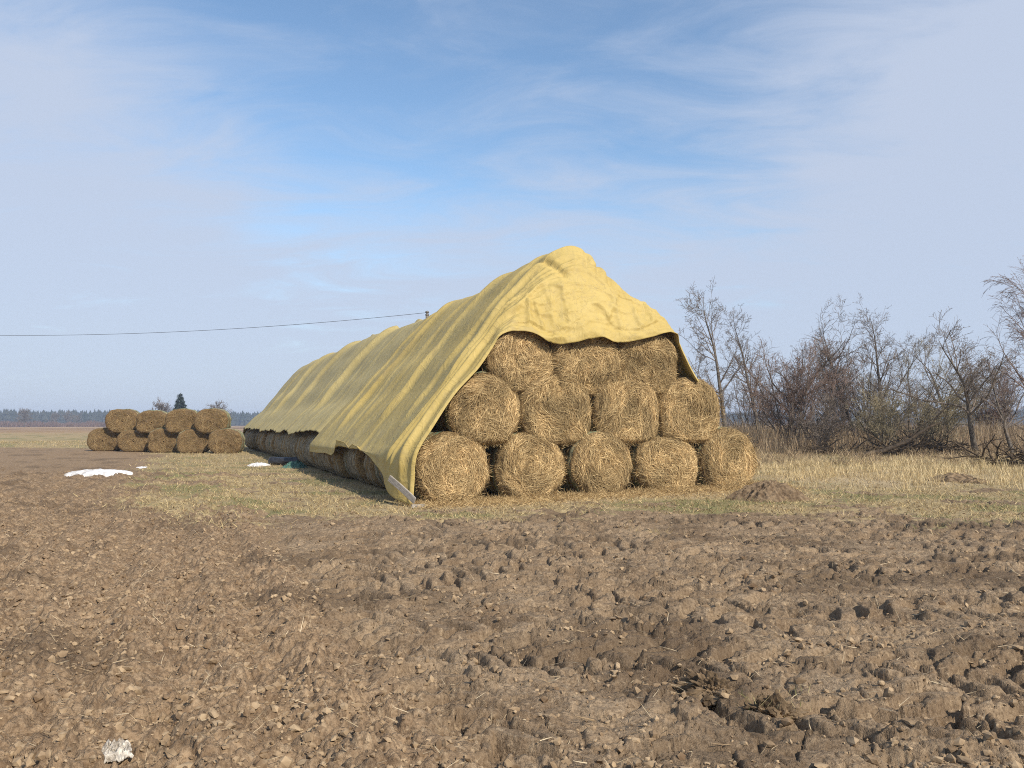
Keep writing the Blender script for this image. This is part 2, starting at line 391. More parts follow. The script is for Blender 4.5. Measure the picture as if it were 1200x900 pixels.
def mud_height(x, y):
    till = sm(pathline(x, y), -.25, .35)
    wx = x + .12 * noise2(x * 1.2, y * 1.2, 31) + .022 * noise2(x * 5, y * 5, 32); wy = y + .10 * noise2(x * 1.3 + 40, y * 1.3, 33) + .022 * noise2(x * 5, y * 5, 35)
    h = .05 * fbm2(x * .5, y * .5, 3, 41) + .03 * fbm2(x * 1.8, y * 2.6, 3, 42)
    # tyre tracks stamped over each other
    rg = random.Random(4)
    wet = np.zeros_like(x)
    for i in range(40):
        th = rg.gauss(0.0, .25) + (rg.uniform(.9, 1.9) if rg.random() < .5 else 0)
        cx_ = rg.uniform(-2, 9); cy_ = rg.uniform(3.0, 13.5); k = rg.uniform(-.035, .035)
        ux, uy = math.cos(th), math.sin(th)
        lx = (wx - cx_) * ux + (wy - cy_) * uy; ly = -(wx - cx_) * uy + (wy - cy_) * ux - k * lx * lx
        half = rg.uniform(.24, .34); per = rg.uniform(.24, .34); ph = rg.random()
        mask = sm(half - np.abs(ly), -.02, .05) * sm(rg.uniform(2.5, 6) - np.abs(lx), 0, .6)
        lug = np.abs(((lx + np.abs(ly) * .85 * (1 if rg.random() < .5 else -1)) / per + ph) % 1 - .5) * 2
        lug = sm(lug, .36, .54)
        th_ = -.055 + .072 * lug + .006 * noise2(x * 5, y * 9, 50 + i)
        keep = sm(noise2(wx * .8 + i * 3, wy * .8, 70 + i), -.5, -.25)
        h = h * (1 - mask * keep) + (h * .35 + th_) * mask * keep
        bank = np.exp(-((np.abs(ly) - half - .05) / .05) ** 2) * sm(rg.uniform(2.5, 6) - np.abs(lx), 0, .6)
        h = h + .028 * bank * (.6 + noise2(x * 3, y * 3, 90 + i))
    for sc_, as_, am_, sd_ in ((1.5, 1.9, .034, 301), (3.4, 2.1, .036, 302), (7.5, 1.9, .017, 303)):
        q1 = wx * sc_ + .35 * noise2(x * sc_ * 1.3, y * sc_ * 1.3, sd_ + 5); q2 = (wy + .25 * wx * noise2(x * .2, y * .2, sd_)) * sc_ * as_ + .35 * noise2(x * sc_ * 1.3 + 9, y * sc_ * 1.3, sd_ + 6)
        f1, f2, cid, ox, oy = worley(q1, q2, sd_, True)
        tx = np.modf(cid * 37.7)[0] - .5; ty = np.modf(cid * 91.3)[0] - .5
        on = sm(noise2(x * sc_ * .35, y * sc_ * .35, sd_ + 9), -.45, -.05)
        h = h + am_ * on * (((cid - .5) * .8 + 1.7 * tx * ox + 1.9 * ty * oy) - .75 * (1 - sm(f2 - f1, 0, .08)))
    h = h + .015 * fbm2(x * 8, y * 12, 5, 104, .68)
    f1, f2, cid = worley(x * 17, y * 21, 305); h = h + .022 * np.sqrt(np.maximum(0, .5 - f1)) * (cid > .55) * sm(noise2(x * 1.6, y * 1.6, 306), -.2, .3)
    # tilled crumbs
    ht = .06 + .05 * fbm2(x * 1.1, y * 1.1, 4, 111) + .03 * np.sin((x + .41 * y) * 2 * np.pi / .62 + 2 * noise2(x * .5, y * .5, 6))
    for sc, am, sd_ in ((6, .055, 121), (12, .052, 122), (25, .030, 123)):
        f1, f2, cid = worley(wx * sc, wy * sc, sd_)
        ht = ht + am * (np.sqrt(np.maximum(0, .55 - f1)) * (.25 + cid) - .2)
    ht = ht + .012 * fbm2(x * 30, y * 30, 2, 130)
    h = h * (1 - till) + ht * till
    # a furrow between the two
    h = h - .09 * np.exp(-((pathline(x, y) + .2) / .16) ** 2) * sm(noise2(x * .8, y * .8, 140), -.3, .3)
    return h, till
def ground_h(x, y):
    shp = x.shape; x = x.ravel(); y = y.ravel()
    g, far, green, straw = zones(x, y)
    h = np.zeros_like(x); till = np.zeros_like(x)
    m = (y < 34) & (y > 0) & (np.abs(x) < 34)
    hh, tt = mud_height(x[m], y[m]); 
    hh = hh * (1.05 + .12 * tt)
    fade = (1 - sm(y[m], 24, 34)) * (1 - .72 * sm(g[m], .1, .9))
    h[m] = hh * fade; till[m] = tt
    till[~m] = sm(-(x[~m] + .4 * y[~m]), -1, 1)
    big = .10 * noise2(x * .09, y * .09, 150) + .25 * noise2(x * .012, y * .012, 151) * sm(y, 40, 120)
    h = h + big * sm(np.hypot(x, y), 6, 30)
    h = h + .02 * fbm2(x * 3, y * 3, 3, 155) * g
    h = h + .14 * sm(x, 5, 16) * sm(y, 12, 24)
    a = (x - OX) * rX + (y - OY) * rY; s = -(x - OX) * rY + (y - OY) * rX
    under = sm(-np.abs(a), -5.6, -4.6) * sm(s, -1.2, -.2) * (1 - sm(s, 40, 43))
    tgt = np.clip(.012 * (a + 4), 0, .1) * 1.0
    h = h * (1 - under) + tgt * under
    h = h - .05 * sm(np.hypot(x, y), 200, 900)
    return h.reshape(shp), till.reshape(shp), g.reshape(shp), far.reshape(shp), green.reshape(shp), straw.reshape(shp)
H, TI, GG, FA, GN, SW = ground_h(GX, GY)
WET = (1 - GG) * sm(fbm2(GX * .5, GY * .8, 4, 160), .08, .35) * .8
gv = np.stack([GX, GY, H], -1).reshape(-1, 3)
nc = len(angd); nr = len(rad)
ctr = np.array([[0, -1.5, H[0].mean()]])
capf = np.stack([np.full(nc, len(gv)), (np.arange(nc) + 1) % nc, np.arange(nc)], 1)
gme = mesh_np('ground', np.concatenate([gv, ctr]), [grid_faces(nr, nc, True)[:, ::-1], capf[:, ::-1]],
              {k: np.append(v.ravel(), 0) for k, v in (('till', TI), ('grass', GG), ('far', FA), ('green', GN), ('straw', SW), ('wet', WET))}, smooth=True)
ground = link('ground', gme, M_ground, kind='structure')
def gh(x, y):
    x = np.atleast_1d(np.asarray(x, float)); y = np.atleast_1d(np.asarray(y, float))
    return ground_h(x, y)[0]
def gh1(x, y): return float(gh(x, y)[0])

# ------------------------------------------------------------------ hay bales
def straw_tint(rng, n, dark=0.0, grey=0.0):
    k = rng.random(n)[:, None] ** 1.1
    c = (1 - k) * np.array([.25, .155, .066]) + k * np.array([.88, .675, .36])
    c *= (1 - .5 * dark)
    c = c * (1 - grey) + grey * c.mean(1, keepdims=True) * np.array([1.05, 1, .92])
    return c
def face_shape(u, v, seed, lump):
    rho = np.hypot(u, v)
    return .10 * np.clip(rho, 0, 1.1) ** 12 - .015 * (1 - rho ** 2) + lump * noise3(u * 1.6, v * 1.6, u * 0 + seed * 3.7, 5) + lump * .5 * noise3(u * 4, v * 4, u * 0 + seed, 6)
def rim(theta, seed, rx, rz):
    sq = 1.0 + (.085 * np.sin(2 * theta) ** 2 if rx > .815 else 0)
    k = 1 + .06 * noise3(np.cos(theta) * 1.3 + seed, np.sin(theta) * 1.3, theta * 0 + seed, 7) + .03 * noise3(np.cos(theta) * 5, np.sin(theta) * 5, theta * 0 + seed, 8)
    x = np.cos(theta) * rx * k * sq; z = np.sin(theta) * rz * k * sq
    z = np.where(z < -.86 * rz, -.86 * rz + (z + .86 * rz) * .25, z)
    return x, z
def bale_meshes(seed, rx=.78, rz=.71, length=1.2, nstr=3800, hang=.2, lump=.035, dark=0, lowres=False):
    rng = np.random.default_rng(seed)
    nth = 48 if lowres else 110
    th = np.arange(nth) / nth * 2 * np.pi
    prof = []
    nf = 8 if lowres else 22
    for r_ in np.linspace(0.02, 1, nf) ** .85: prof.append((r_, 'f', 0))
    for s_ in np.linspace(.13, length - .1, 6 if lowres else 12): prof.append((1, 's', s_))
    for r_ in (.95, .6, .02): prof.append((r_, 'b', length))
    V = []
    ex, ez = rim(th, seed, rx, rz)
    for r_, k, s_ in prof:
        x = ex * r_; z = ez * r_
        if k == 'f': s = face_shape(np.cos(th) * r_, np.sin(th) * r_, seed, lump)
        elif k == 's': s = th * 0 + s_; q = 1 + .012 * np.sin(s_ * 21 + seed); x = x * q; z = z * q
        else: s = th * 0 + s_ - .05 * r_
        V.append(np.stack([x, s, z + rz * .9], -1))
    V = np.stack(V)
    Vf = V.reshape(-1, 3)
    d = .02 * noise3(Vf[:, 0] * 9, Vf[:, 1] * 9, Vf[:, 2] * 9, seed)
    Vf = Vf * (1 + d[:, None] * np.array([1, 0, 1])) ; Vf[:, 1] += d
    core = mesh_np('hay_body', Vf, grid_faces(len(prof), nth, True), smooth=True)
    # net wrap round the curved side
    ss = np.linspace(.16, length - .08, 9 if lowres else 16)
    nv = []
    for i, s_ in enumerate(ss):
        q = 1.012 + .030 * np.sin(s_ * 13 + seed) * np.cos(s_ * 4 + seed) + .010 * np.sin(s_ * 57 + seed) - (.05 if i in (0, len(ss) - 1) else 0) + .01 * noise3(np.cos(th) * 4, th * 0 + s_ * 8, np.sin(th) * 4, seed + 5)
        nv.append(np.stack([ex * q, th * 0 + s_, ez * q + rz * .9], -1))
    net = mesh_np('net_wrap', np.array(nv).reshape(-1, 3), grid_faces(len(ss), nth, True), smooth=True)
    # loose straw on the face and over the rim
    if nstr <= 0: return core, net, None
    n_ = nstr
    rho = np.sqrt(rng.random(n_)) * .97; phi = rng.random(n_) * 2 * np.pi
    bx, bz = rim(phi, seed, rx, rz); rho = np.minimum(rho, .97)
    px = bx * rho; pz = bz * rho + rz * .9
    ps = face_shape(np.cos(phi) * rho, np.sin(phi) * rho, seed, lump) - rng.uniform(.0, .035, n_)
    tang = np.stack([-np.sin(phi), np.zeros(n_), np.cos(phi)], -1)
    flip = np.where(rng.random(n_) < .5, -1, 1)[:, None]
    down = np.stack([rng.normal(0, .35, n_), rng.normal(0, .1, n_), -np.ones(n_)], -1)
    rnd = rng.normal(0, 1, (n_, 3)) * np.array([1, .25, 1])
    hm = (rng.random(n_) < hang)[:, None]
    fl = 2.6 * noise3(px * 1.7 + seed, pz * 1.7, px * 0 + seed, 21) + .9 * noise3(px * 6, pz * 6, px * 0 + seed, 22)
    base = np.where(hm, down, tang * flip)
    cf, sf = np.cos(fl * (.22 + hang)), np.sin(fl * (.22 + hang))
    D = np.stack([base[:, 0] * cf - base[:, 2] * sf, base[:, 1], base[:, 0] * sf + base[:, 2] * cf], -1) + rnd * .32
    D[:, 1] += rng.normal(0, .12, n_)
    D /= np.linalg.norm(D, axis=1, keepdims=True)
    Nn = np.tile(np.array([0, -1., 0]), (n_, 1)) + rng.normal(0, .5, (n_, 3)); Nn /= np.linalg.norm(Nn, axis=1, keepdims=True)
    v1, f1 = ribbons(np.stack([px, ps, pz], -1), D, Nn, rng.uniform(.07, .28, n_), rng.uniform(.0035, .009, n_), rng.normal(0.004, .014, n_))
    zc_ = rz * .9; tv = np.arctan2((v1[:, 2] - zc_) / rz, v1[:, 0] / rx); lx_, lz_ = rim(tv, seed, rx, rz)
    rr0 = np.hypot(v1[:, 0], v1[:, 2] - zc_); lim = np.hypot(lx_, lz_) * 1.012; over = np.maximum(rr0 / lim, 1)
    v1[:, 0] /= over; v1[:, 2] = (v1[:, 2] - zc_) / over + zc_; v1[:, 1] += .30 * np.minimum(over - 1, .4) + .10 * sm(rr0 / lim, .86, 1)
    # tufts at the rim, sticking out
    k_ = nstr // 9
    phi = rng.random(k_) * 2 * np.pi; ex2, ez2 = rim(phi, seed, rx, rz)
    P = np.stack([ex2, rng.uniform(-.02, .25, k_), ez2 + rz * .9], -1)
    D = np.stack([np.cos(phi) * .4 - np.sin(phi) * rng.normal(0, 1, k_), rng.normal(-.1, .5, k_), np.sin(phi) * .4 + np.cos(phi) * rng.normal(0, 1, k_) - .3], -1)
    D /= np.linalg.norm(D, axis=1, keepdims=True)
    Nn = np.stack([np.cos(phi), np.zeros(k_), np.sin(phi)], -1)
    v2, f2 = ribbons(P, D, Nn, rng.uniform(.04, .11, k_), rng.uniform(.004, .009, k_), rng.normal(0, .012, k_))
    V, F = merge([(v1, f1), (v2, f2)])
    tn = np.concatenate([straw_tint(rng, n_, dark), straw_tint(rng, k_, dark)])
    # straw sits in locks of one tone; broad dark patches paint in shaded hollows
    P0 = V.reshape(-1, 6, 3)[:, 0]
    lock_shade = (.72 + .40 * sm(noise3(P0[:, 0] * 8, P0[:, 1] * 8, P0[:, 2] * 4, seed + 40), -.6, .6)) * (.72 + .36 * sm(noise3(P0[:, 0] * 2.4, P0[:, 1] * 2, P0[:, 2] * 2.4, seed + 50), -.5, .2))
    rp = np.hypot(P0[:, 0] / rx, (P0[:, 2] - .9 * rz) / rz); lock_shade = lock_shade * (1 + .17 * np.sin(rp * 26 + 2.5 * noise3(P0[:, 0] * 2, P0[:, 2] * 2, P0[:, 1] * 2, seed + 60)))
    tn = tn * lock_shade[:, None]
    st = mesh_np('loose_straw', V, F, {'tint': np.repeat(tn, 6, 0)})
    return core, net, st
def put_bale(meshes, loc, rz, label, group, name='hay_bale', netm=None, corem=None, scale=(1, 1, 1), roll=0.0):
    e = link(name, None, loc=loc, rz=rz, label=label, cat='hay bale', group=group)
    e.scale = scale
    core, net, st = meshes
    ch = [link('hay_body', core, corem or M_hay, e), link('net_wrap', net, netm or M_net, e)]
    if st: ch.append(link('loose_straw', st, M_straw, e))
    return e
front = []
G_FRONT = 'round bales showing their ends at the near face of the big stack'
specs = [  # px centre, row, s front, label
    (532, 0, 0.0, 'round straw bale at the bottom left corner of the stack beside the tarp foot'),
    (624, 0, .05, 'bottom row bale, second from the left, with a dark hollow in its face'),
    (710, 0, -.02, 'middle bale of the five in the bottom row, darker greyish face'),
    (784, 0, .04, 'low slumped bale in the bottom row, fourth from the left'),
    (857, 0, 0.0, 'round bale at the bottom right corner of the stack, beside the earth mound'),
    (566, 1, .04, 'second row bale at the left end with green net on its shoulder'),
    (656, 1, .10, 'second row bale, second from the left, above the first bottom gap'),
    (739, 1, .08, 'second row bale, third from the left, with ragged hanging straw'),
    (812, 1, .10, 'second row bale at the right end with long combed stalks'),
    (606, 2, .14, 'third row bale at the left, tucked under the tarp hem'),
    (688, 2, .18, 'middle bale of the third row under the lowest sag of the tarp'),
    (762, 2, .15, 'third row bale at the right under the tarp, with a dark hole in it'),
]
for i, (px, row, s0, lab) in enumerate(specs):
    a, _ = at_s(px, 500, s0)
    hang = (.15, .35, .6)[row]
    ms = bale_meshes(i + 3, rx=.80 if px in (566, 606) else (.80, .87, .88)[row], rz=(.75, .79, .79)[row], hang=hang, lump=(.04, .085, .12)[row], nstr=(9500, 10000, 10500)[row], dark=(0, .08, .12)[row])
    if px in (566, 606): a += (.08 if px == 566 else .15)
    zb = (0.0, 1.13, 2.22)[row]
    if px == 784: ms = bale_meshes(i + 3, rx=.84, rz=.66, hang=.3, lump=.05, nstr=7500)
    g = .012 * (a + 4) if row == 0 else .03
    x, y, z = W(a, s0, zb + g - (.02 if row == 0 else 0))
    if px == 857: z -= .02
    put_bale(ms, (x, y, z), ANG + random.Random(i).uniform(-.05, .05), lab, G_FRONT)
# second layer right behind, closing the gaps
low = [bale_meshes(60 + k, nstr=0, lowres=True) for k in range(3)]
rr = random.Random(2)
ordn = ['second', 'third', 'fourth', 'fifth', 'sixth', 'seventh', 'eighth', 'ninth', 'tenth', 'eleventh', 'twelfth', 'thirteenth', 'fourteenth', 'fifteenth',
        'sixteenth', 'seventeenth', 'eighteenth', 'nineteenth', 'twentieth', 'twenty-first', 'twenty-second', 'twenty-third', 'twenty-fourth', 'twenty-fifth', 'twenty-sixth',
        'twenty-seventh', 'twenty-eighth', 'twenty-ninth', 'thirtieth', 'thirty-first', 'thirty-second']
for row, n_, in ((0, 4), (1, 4), (2, 3)):
    for k in range(n_):
        a = (-1.76 + 1.76 * k, -2.85 + 1.78 * k, -1.9 + 1.66 * k)[row]
        x, y, z = W(a, 1.36 + rr.uniform(0, .1), (0, 1.13, 2.22)[row])
        put_bale(low[k % 3], (x, y, z), ANG, 'shaded bale behind the near face, %s row, %s from the left' % (('bottom', 'second', 'third')[row], (['second', 'third', 'fourth', 'fifth'] if row == 0 else ['first', 'second', 'third', 'fourth'])[k]), 'bales of the second layer')
# the long left side, one bale behind another
old = [bale_meshes(80 + k, rx=.79, rz=.73, length=1.2, nstr=0, lowres=False) for k in range(3)]
for k in range(31):
    s0 = 1.30 + k * 1.25
    x, y, z = W(-3.52 + rr.uniform(-.05, .05), s0, .0)
    put_bale(old[k % 3], (x, y, z), ANG + rr.uniform(-.06, .06), 'weathered netted bale low on the left side, %s from the near corner' % ordn[k],
             'netted bales lined up along the left side', netm=M_oldnet, scale=(1 + rr.uniform(-.03, .03), 1, 1 + rr.uniform(-.05, .03)))
# upper left rows hold the cover up where the gap under it can be seen
# ------------------------------------------------------------------ small far pile
G_PILE = 'bales of the small uncovered pile'
DP = 44.0
pl = [bale_meshes(100 + k, rx=.87, rz=.76, nstr=1300, hang=.3, lump=.06, length=1.25, dark=.75) for k in range(4)]
lower = [(122, 'darkest bale at the left end of the bottom row of the small pile'), (157, 'bottom row bale of the small pile, second from the left'),
         (193, 'middle bottom bale of the small pile, broad and slumped'), (228, 'bottom row bale of the small pile, fourth from the left'), (264, 'bottom row bale at the right end of the small pile, orange rimmed')]
upper = [(142, 'top row bale at the left end of the small pile'), (177, 'smallest top row bale of the small pile, second from the left'),
         (212, 'top row bale of the small pile under the spruce, third from the left'), (246, 'top row bale at the right end of the small pile')]
for r_, lst in enumerate((lower, upper)):
    for k, (px, lab) in enumerate(lst):
        d = DP - .018 * (px - 190)
        x = at_d(px, d); g = gh1(x, d)
        if r_ == 0: zb = g - .03
        else: zb = gbase + 1.10
        if r_ == 0 and k == 2: gbase = g
        put_bale(pl[(k + r_) % 4], (x, d + (.15 if r_ else 0), zb), R(14) + rr.uniform(-.12, .12), lab, G_PILE, corem=M_oldhay,
                 scale=(1.02, 1, (.97, .98)[r_] if k != 1 else .90))

# ------------------------------------------------------------------ tarps
def interp_curve(pts, ts, t):
    pts = np.array(pts, float)
    # smooth monotone-ish cubic through points
    out = np.zeros((len(t), pts.shape[1]))
    ts = np.array(ts, float)
    for j in range(pts.shape[1]):
        m_ = np.gradient(pts[:, j], ts)
        i = np.clip(np.searchsorted(ts, t, side='right') - 1, 0, len(ts) - 2)
        h_ = ts[i + 1] - ts[i]; q = (t - ts[i]) / h_
        p0, p1, m0, m1 = pts[i, j], pts[i + 1, j], m_[i], m_[i + 1]
        out[:, j] = (2 * q ** 3 - 3 * q ** 2 + 1) * p0 + (q ** 3 - 2 * q ** 2 + q) * h_ * m0 + (-2 * q ** 3 + 3 * q ** 2) * p1 + (q ** 3 - q ** 2) * h_ * m1
    return out
# slice across the stack: (a, z) against t; t=0 left hem, .60 ridge, 1 right hem
ST = [0, .10, .20, .30, .42, .52, .57, .60, .63, .68, .76, .88, 1.0]
SLICE = [(-4.54, .62), (-4.43, 1.05), (-3.62, 2.05), (-2.85, 3.12), (-1.95, 4.35), (-1.10, 5.38), (-.50, 5.84), (-.12, 5.96), (.22, 5.88), (.72, 5.45), (1.32, 4.75), (2.10, 3.5), (2.75, 2.5)]
def hem_z(s):
    return np.interp(s, [-.3, .3, .7, 1.1, 1.6, 3.0, 4.8, 5.2, 5.8, 6.8, 7.2, 7.6, 8.5, 10, 11.5], [.02, .02, .06, .25, .52, .86, 1.10, .98, 1.12, 1.16, .80, .70, .74, .70, .69])
def ridge_dz(s):
    return -.10 - .28 * sm(s, 2.5, 7) + .16 * sm(s, 12, 18) + .08 * noise2(s * .33 + 3.3, s * 0 + .5, 201) + .05 * noise2(s * .9, s * 0 + 4.5, 202) - .0 * s
def slice_at(s, t, rear=False):
    base = interp_curve(SLICE, ST, t)
    a, z = base[:, 0].copy(), base[:, 1].copy()
    hz = float(hem_z(s)) if not rear else 1.42
    w = 1 - sm(t, 0, .16)
    z = z * (1 - w) + w * (hz + (1.05 - hz) * np.clip(t / .10, 0, 1) ** .8 if not rear else z)
    if rear:
        # the rear cover stops on the shoulder of the bottom row
        hs = float(noise2(np.array([s * .45]), np.array([.3]), 203)[0] * .015 + noise2(np.array([s * 1.5]), np.array([.3]), 204)[0] * .006)
        tt = np.clip(.125 + hs, .05, .2) + t * (1 - np.clip(.125 + hs, .05, .2))
        base = interp_curve(SLICE, ST, tt); a, z = base[:, 0], base[:, 1]
    else:
        flare = np.exp(-((s - .5) / .75) ** 2)
        a = a - flare * .22 * (1 - sm(t, 0, .14))
    z = z + float(ridge_dz(np.array([s]))[0]) * sm(z, 1.2, 5)
    # sag between the rows of bales beneath
    z = z - .05 * (1 + np.cos((z - .2) / 1.16 * 2 * np.pi)) * .5 * sm(z, 1.2, 2) * (1 - sm(z, 4.8, 5.6))
    return a, z
rgf = np.random.default_rng(12)
def make_folds(s0, s1, n_, rng):
    F = []
    for i in range(n_):
        F.append(dict(s=rng.uniform(s0, s1), sl=rng.normal(-.03, .10), w=rng.uniform(.06, .26), a=rng.uniform(.006, .026), l0=rng.uniform(-.3, 3.5), ln=rng.uniform(1.5, 5.0), ph=rng.random() * 9, wob=rng.uniform(.02, .12)))
    return F
def apply_folds(S, Lr, F):
    """S along the stack, Lr distance from the ridge down the slope"""
    d = np.zeros_like(S)
    for f in F:
        c = f['s'] + f['sl'] * Lr + f['wob'] * np.sin(Lr * 1.3 + f['ph'])
        x = (S - c) / f['w']
        env = sm(Lr, f['l0'] - .4, f['l0'] + .5) * (1 - sm(Lr, f['l0'] + f['ln'] - .9, f['l0'] + f['ln'] + .6))
        # sharp on the near side, soft behind
        prof = np.where(x < 0, np.exp(-(x * 1.9) ** 2), np.exp(-(x * .75) ** 2)) - .35 * np.exp(-((x + 1.6) / .8) ** 2)
        d += f['a'] * env * prof
    return d
def surface_normals(P):
    du = np.gradient(P, axis=0); dv = np.gradient(P, axis=1)
    n_ = np.cross(du, dv); n_ /= np.linalg.norm(n_, axis=2, keepdims=True) + 1e-9
    return n_
def ridge_len(P, ri):
    seg = np.linalg.norm(np.diff(P, axis=1), axis=2)
    cl = np.concatenate([np.zeros((P.shape[0], 1)), np.cumsum(seg, 1)], 1)
    return np.abs(cl - cl[:, ri:ri + 1])
NT = 420
tt = np.linspace(0, 1, NT)
# front hem curve, read from the photograph and set on planes of the stack
hem_px = [(483, 592, -.22, 0), (485, 566, -.2, .05), (488, 535, -.2, .10), (509, 498, -.16, .165), (532, 463, -.1, .225), (562, 430, -.02, .30), (577, 408, .05, .35), (588, 393, .0, .39),
          (604, 389, .0, .425), (624, 392, .0, .46), (642, 402, -.02, .50), (665, 404, -.03, .55), (690, 399, -.02, .60), (706, 397, -.02, .64), (720, 401, -.03, .68), (745, 400, -.03, .735),
          (765, 395, -.02, .785), (782, 391, .0, .83), (791, 396, .02, .87), (800, 415, .0, .92), (810, 435, -.05, .965), (818, 448, -.1, 1.0)]
hp = []
for px, py, s_, t_ in hem_px:
    a, z = at_s(px, py, s_); hp.append((a, s_, max(z, .03)))
FR = interp_curve(hp, [q[3] for q in hem_px], tt)         # (a, s, z)
S1 = 1.25
a1, z1 = slice_at(S1, tt)
P1 = np.stack([a1, np.full(NT, S1), z1], -1)
NK = 130
rows = []
for k in np.linspace(0, 1, NK, endpoint=False):
    q = FR * (1 - k) + P1 * k
    win = sm(tt, .36, .46) * (1 - sm(tt, .80, .90))
    b_ = math.sin(math.pi * k ** .8)
    q = q.copy()
    q[:, 1] -= .12 * math.sin(math.pi * k ** 1.3) * win; q[:, 2] += .20 * b_ * win
    # side parts: keep on the slope, slightly proud of the bales
    wl = 1 - sm(tt, .30, .42)
    q[:, 0] -= .15 * b_ * wl; q[:, 1] -= .05 * wl; q[:, 0] -= .03 * b_ * (1 - sm(tt, 0, .12))
    wr = sm(tt, .86, .93); q[:, 0] += .08 * b_ * wr; q[:, 2] += .05 * b_ * wr
    wc = np.exp(-((tt - .77) / .09) ** 2); q[:, 0] += .20 * b_ * wc; q[:, 2] += .12 * b_ * wc
    rows.append(q)
ss = np.arange(S1, 11.4, .045)
for s_ in ss:
    a, z = slice_at(s_, tt)
    # the rear edge of this cover runs slanting
    rows.append(np.stack([a, s_ + 0 * a, z], -1))
A = np.array(rows)                                        # (rows, NT, [a,s,z])
A[:, :, 2] = np.maximum(A[:, :, 2], .015)
# slant the rear edge
k_ = sm(A[:, :, 1], 7.5, 11.4); A[:, :, 1] += k_ * (-.9 * sm(tt, .05, .6)[None, :] + .25 * np.sin(tt * 23)[None, :] * .3)
Nn = surface_normals(A)
# outward = up / away from the axis
sgn = np.sign(Nn[:, :, 2:3].mean()); Nn = Nn * (sgn if sgn != 0 else 1)
ri = int(.60 * NT); Lr = ridge_len(A, ri)
F = make_folds(1.2, 11.0, 16, np.random.default_rng(5))
for s_, a_, w_ in ((1.9, .06, .20), (4.3, .07, .26), (6.4, .03, .24), (8.4, .09, .28), (10.1, .04, .2)):
    F.append(dict(s=s_, sl=.06, w=w_, a=a_, l0=.3, ln=5.5, ph=s_, wob=.10))
left = (np.arange(NT) < ri)[None, :]
d = apply_folds(A[:, :, 1] + np.where(left, 0, 3.3), Lr, F) * sm(A[:, :, 1], .5, 1.6)
# long folds that gather towards the near corner on the left, from ridge to foot
rowk = np.clip(np.arange(A.shape[0]) / NK, 0, 3)[:, None] + 0 * tt[None, :]
for c0, c1, a_, w_ in ((.42, .22, .08, .07), (.80, .62, .05, .05), (1.0, .95, .09, .09)):
    c = c1 + (c0 - c1) * tt[None, :] / .45
    x = (rowk - c) / w_
    d += a_ * (np.where(x < 0, np.exp(-(x * 1.5) ** 2), np.exp(-(x * .7) ** 2)) - .3 * np.exp(-((x + 1.6)) ** 2)) * (1 - sm(tt, .42, .55))[None, :] * sm(tt, .02, .12)[None, :]
# wrinkles of the near drape
u = (tt[None, :] + 0 * rowk) * 9.0; v = rowk * 3.0
fr = (1 - sm(rowk, .75, 1.05)) * (sm(tt, .36, .45) * (1 - sm(tt, .86, .93)))[None, :]
d += fr * (.045 * fbm2(u * .55 + 4, v * .8 + .3 * u, 3, 301) + .035 * (1 - np.abs(noise2(u * 1.2 + .6 * v, v * 2.4, 303)) * 3).clip(0, 1))
# swags: smile shaped folds hung between points near the hem
for uc, vc, ru, rv, am, w_ in ((.50, -.25, .10, .62, .07, .05), (.50, -.25, .13, .80, .055, .06), (.66, -.30, .12, .60, .06, .05), (.72, -.45, .16, .95, .06, .06), (.80, -.2, .08, .5, .05, .05), (.58, -.05, .06, .3, .04, .05),
                               (.475, .30, .09, -.30, .06, .05), (.56, .45, .10, -.22, .05, .04)):
    rr_ = np.sqrt(((tt[None, :] - uc) / ru) ** 2 + ((rowk - vc) / rv) ** 2)
    d += am * np.exp(-((rr_ - 1) / (w_ * 2.6)) ** 2) * fr * (.55 + .45 * noise2(u * .7, v + uc * 9, 311))
for tc_, k0, k1, am, w_, sl in ((.455, .08, .55, .06, .006, .03), (.49, .10, .45, .055, .006, -.02), (.52, .15, .5, .03, .006, .02), (.70, .05, .5, .05, .008, -.08), (.74, .1, .7, .045, .007, -.06), (.78, .1, .6, .05, .008, -.04), (.655, .15, .5, .05, .007, .09),
                             (.62, .70, 1.05, -.05, .006, .05), (.650, .70, 1.12, -.10, .008, .05), (.675, .60, 1.1, -.06, .007, .04), (.555, .0, .6, .016, .003, 0), (.565, .62, 1.05, -.10, .007, -.07)):
    c = tc_ + sl * (rowk - k0)
    d += am * np.exp(-((tt[None, :] - c) / w_) ** 2) * sm(rowk, k0 - .1, k0 + .1) * (1 - sm(rowk, k1 - .12, k1 + .1))
for t0_, ta_, tb_, k0_, kc_, am, w_ in ((.505, .425, .575, .62, -.42, .055, .055), (.515, .445, .60, .11, .10, .04, .04), (.72, .63, .81, .10, .14, .04, .04)):
    c = k0_ + kc_ * ((tt[None, :] - t0_) / .085) ** 2
    x = (rowk - c) / w_
    d += am * np.where(x < 0, np.exp(-(x * 2.2) ** 2), np.exp(-(x * .55) ** 2)) * (sm(tt, ta_, ta_ + .03) * (1 - sm(tt, tb_ - .03, tb_)))[None, :] * (1 - sm(rowk, .85, 1))
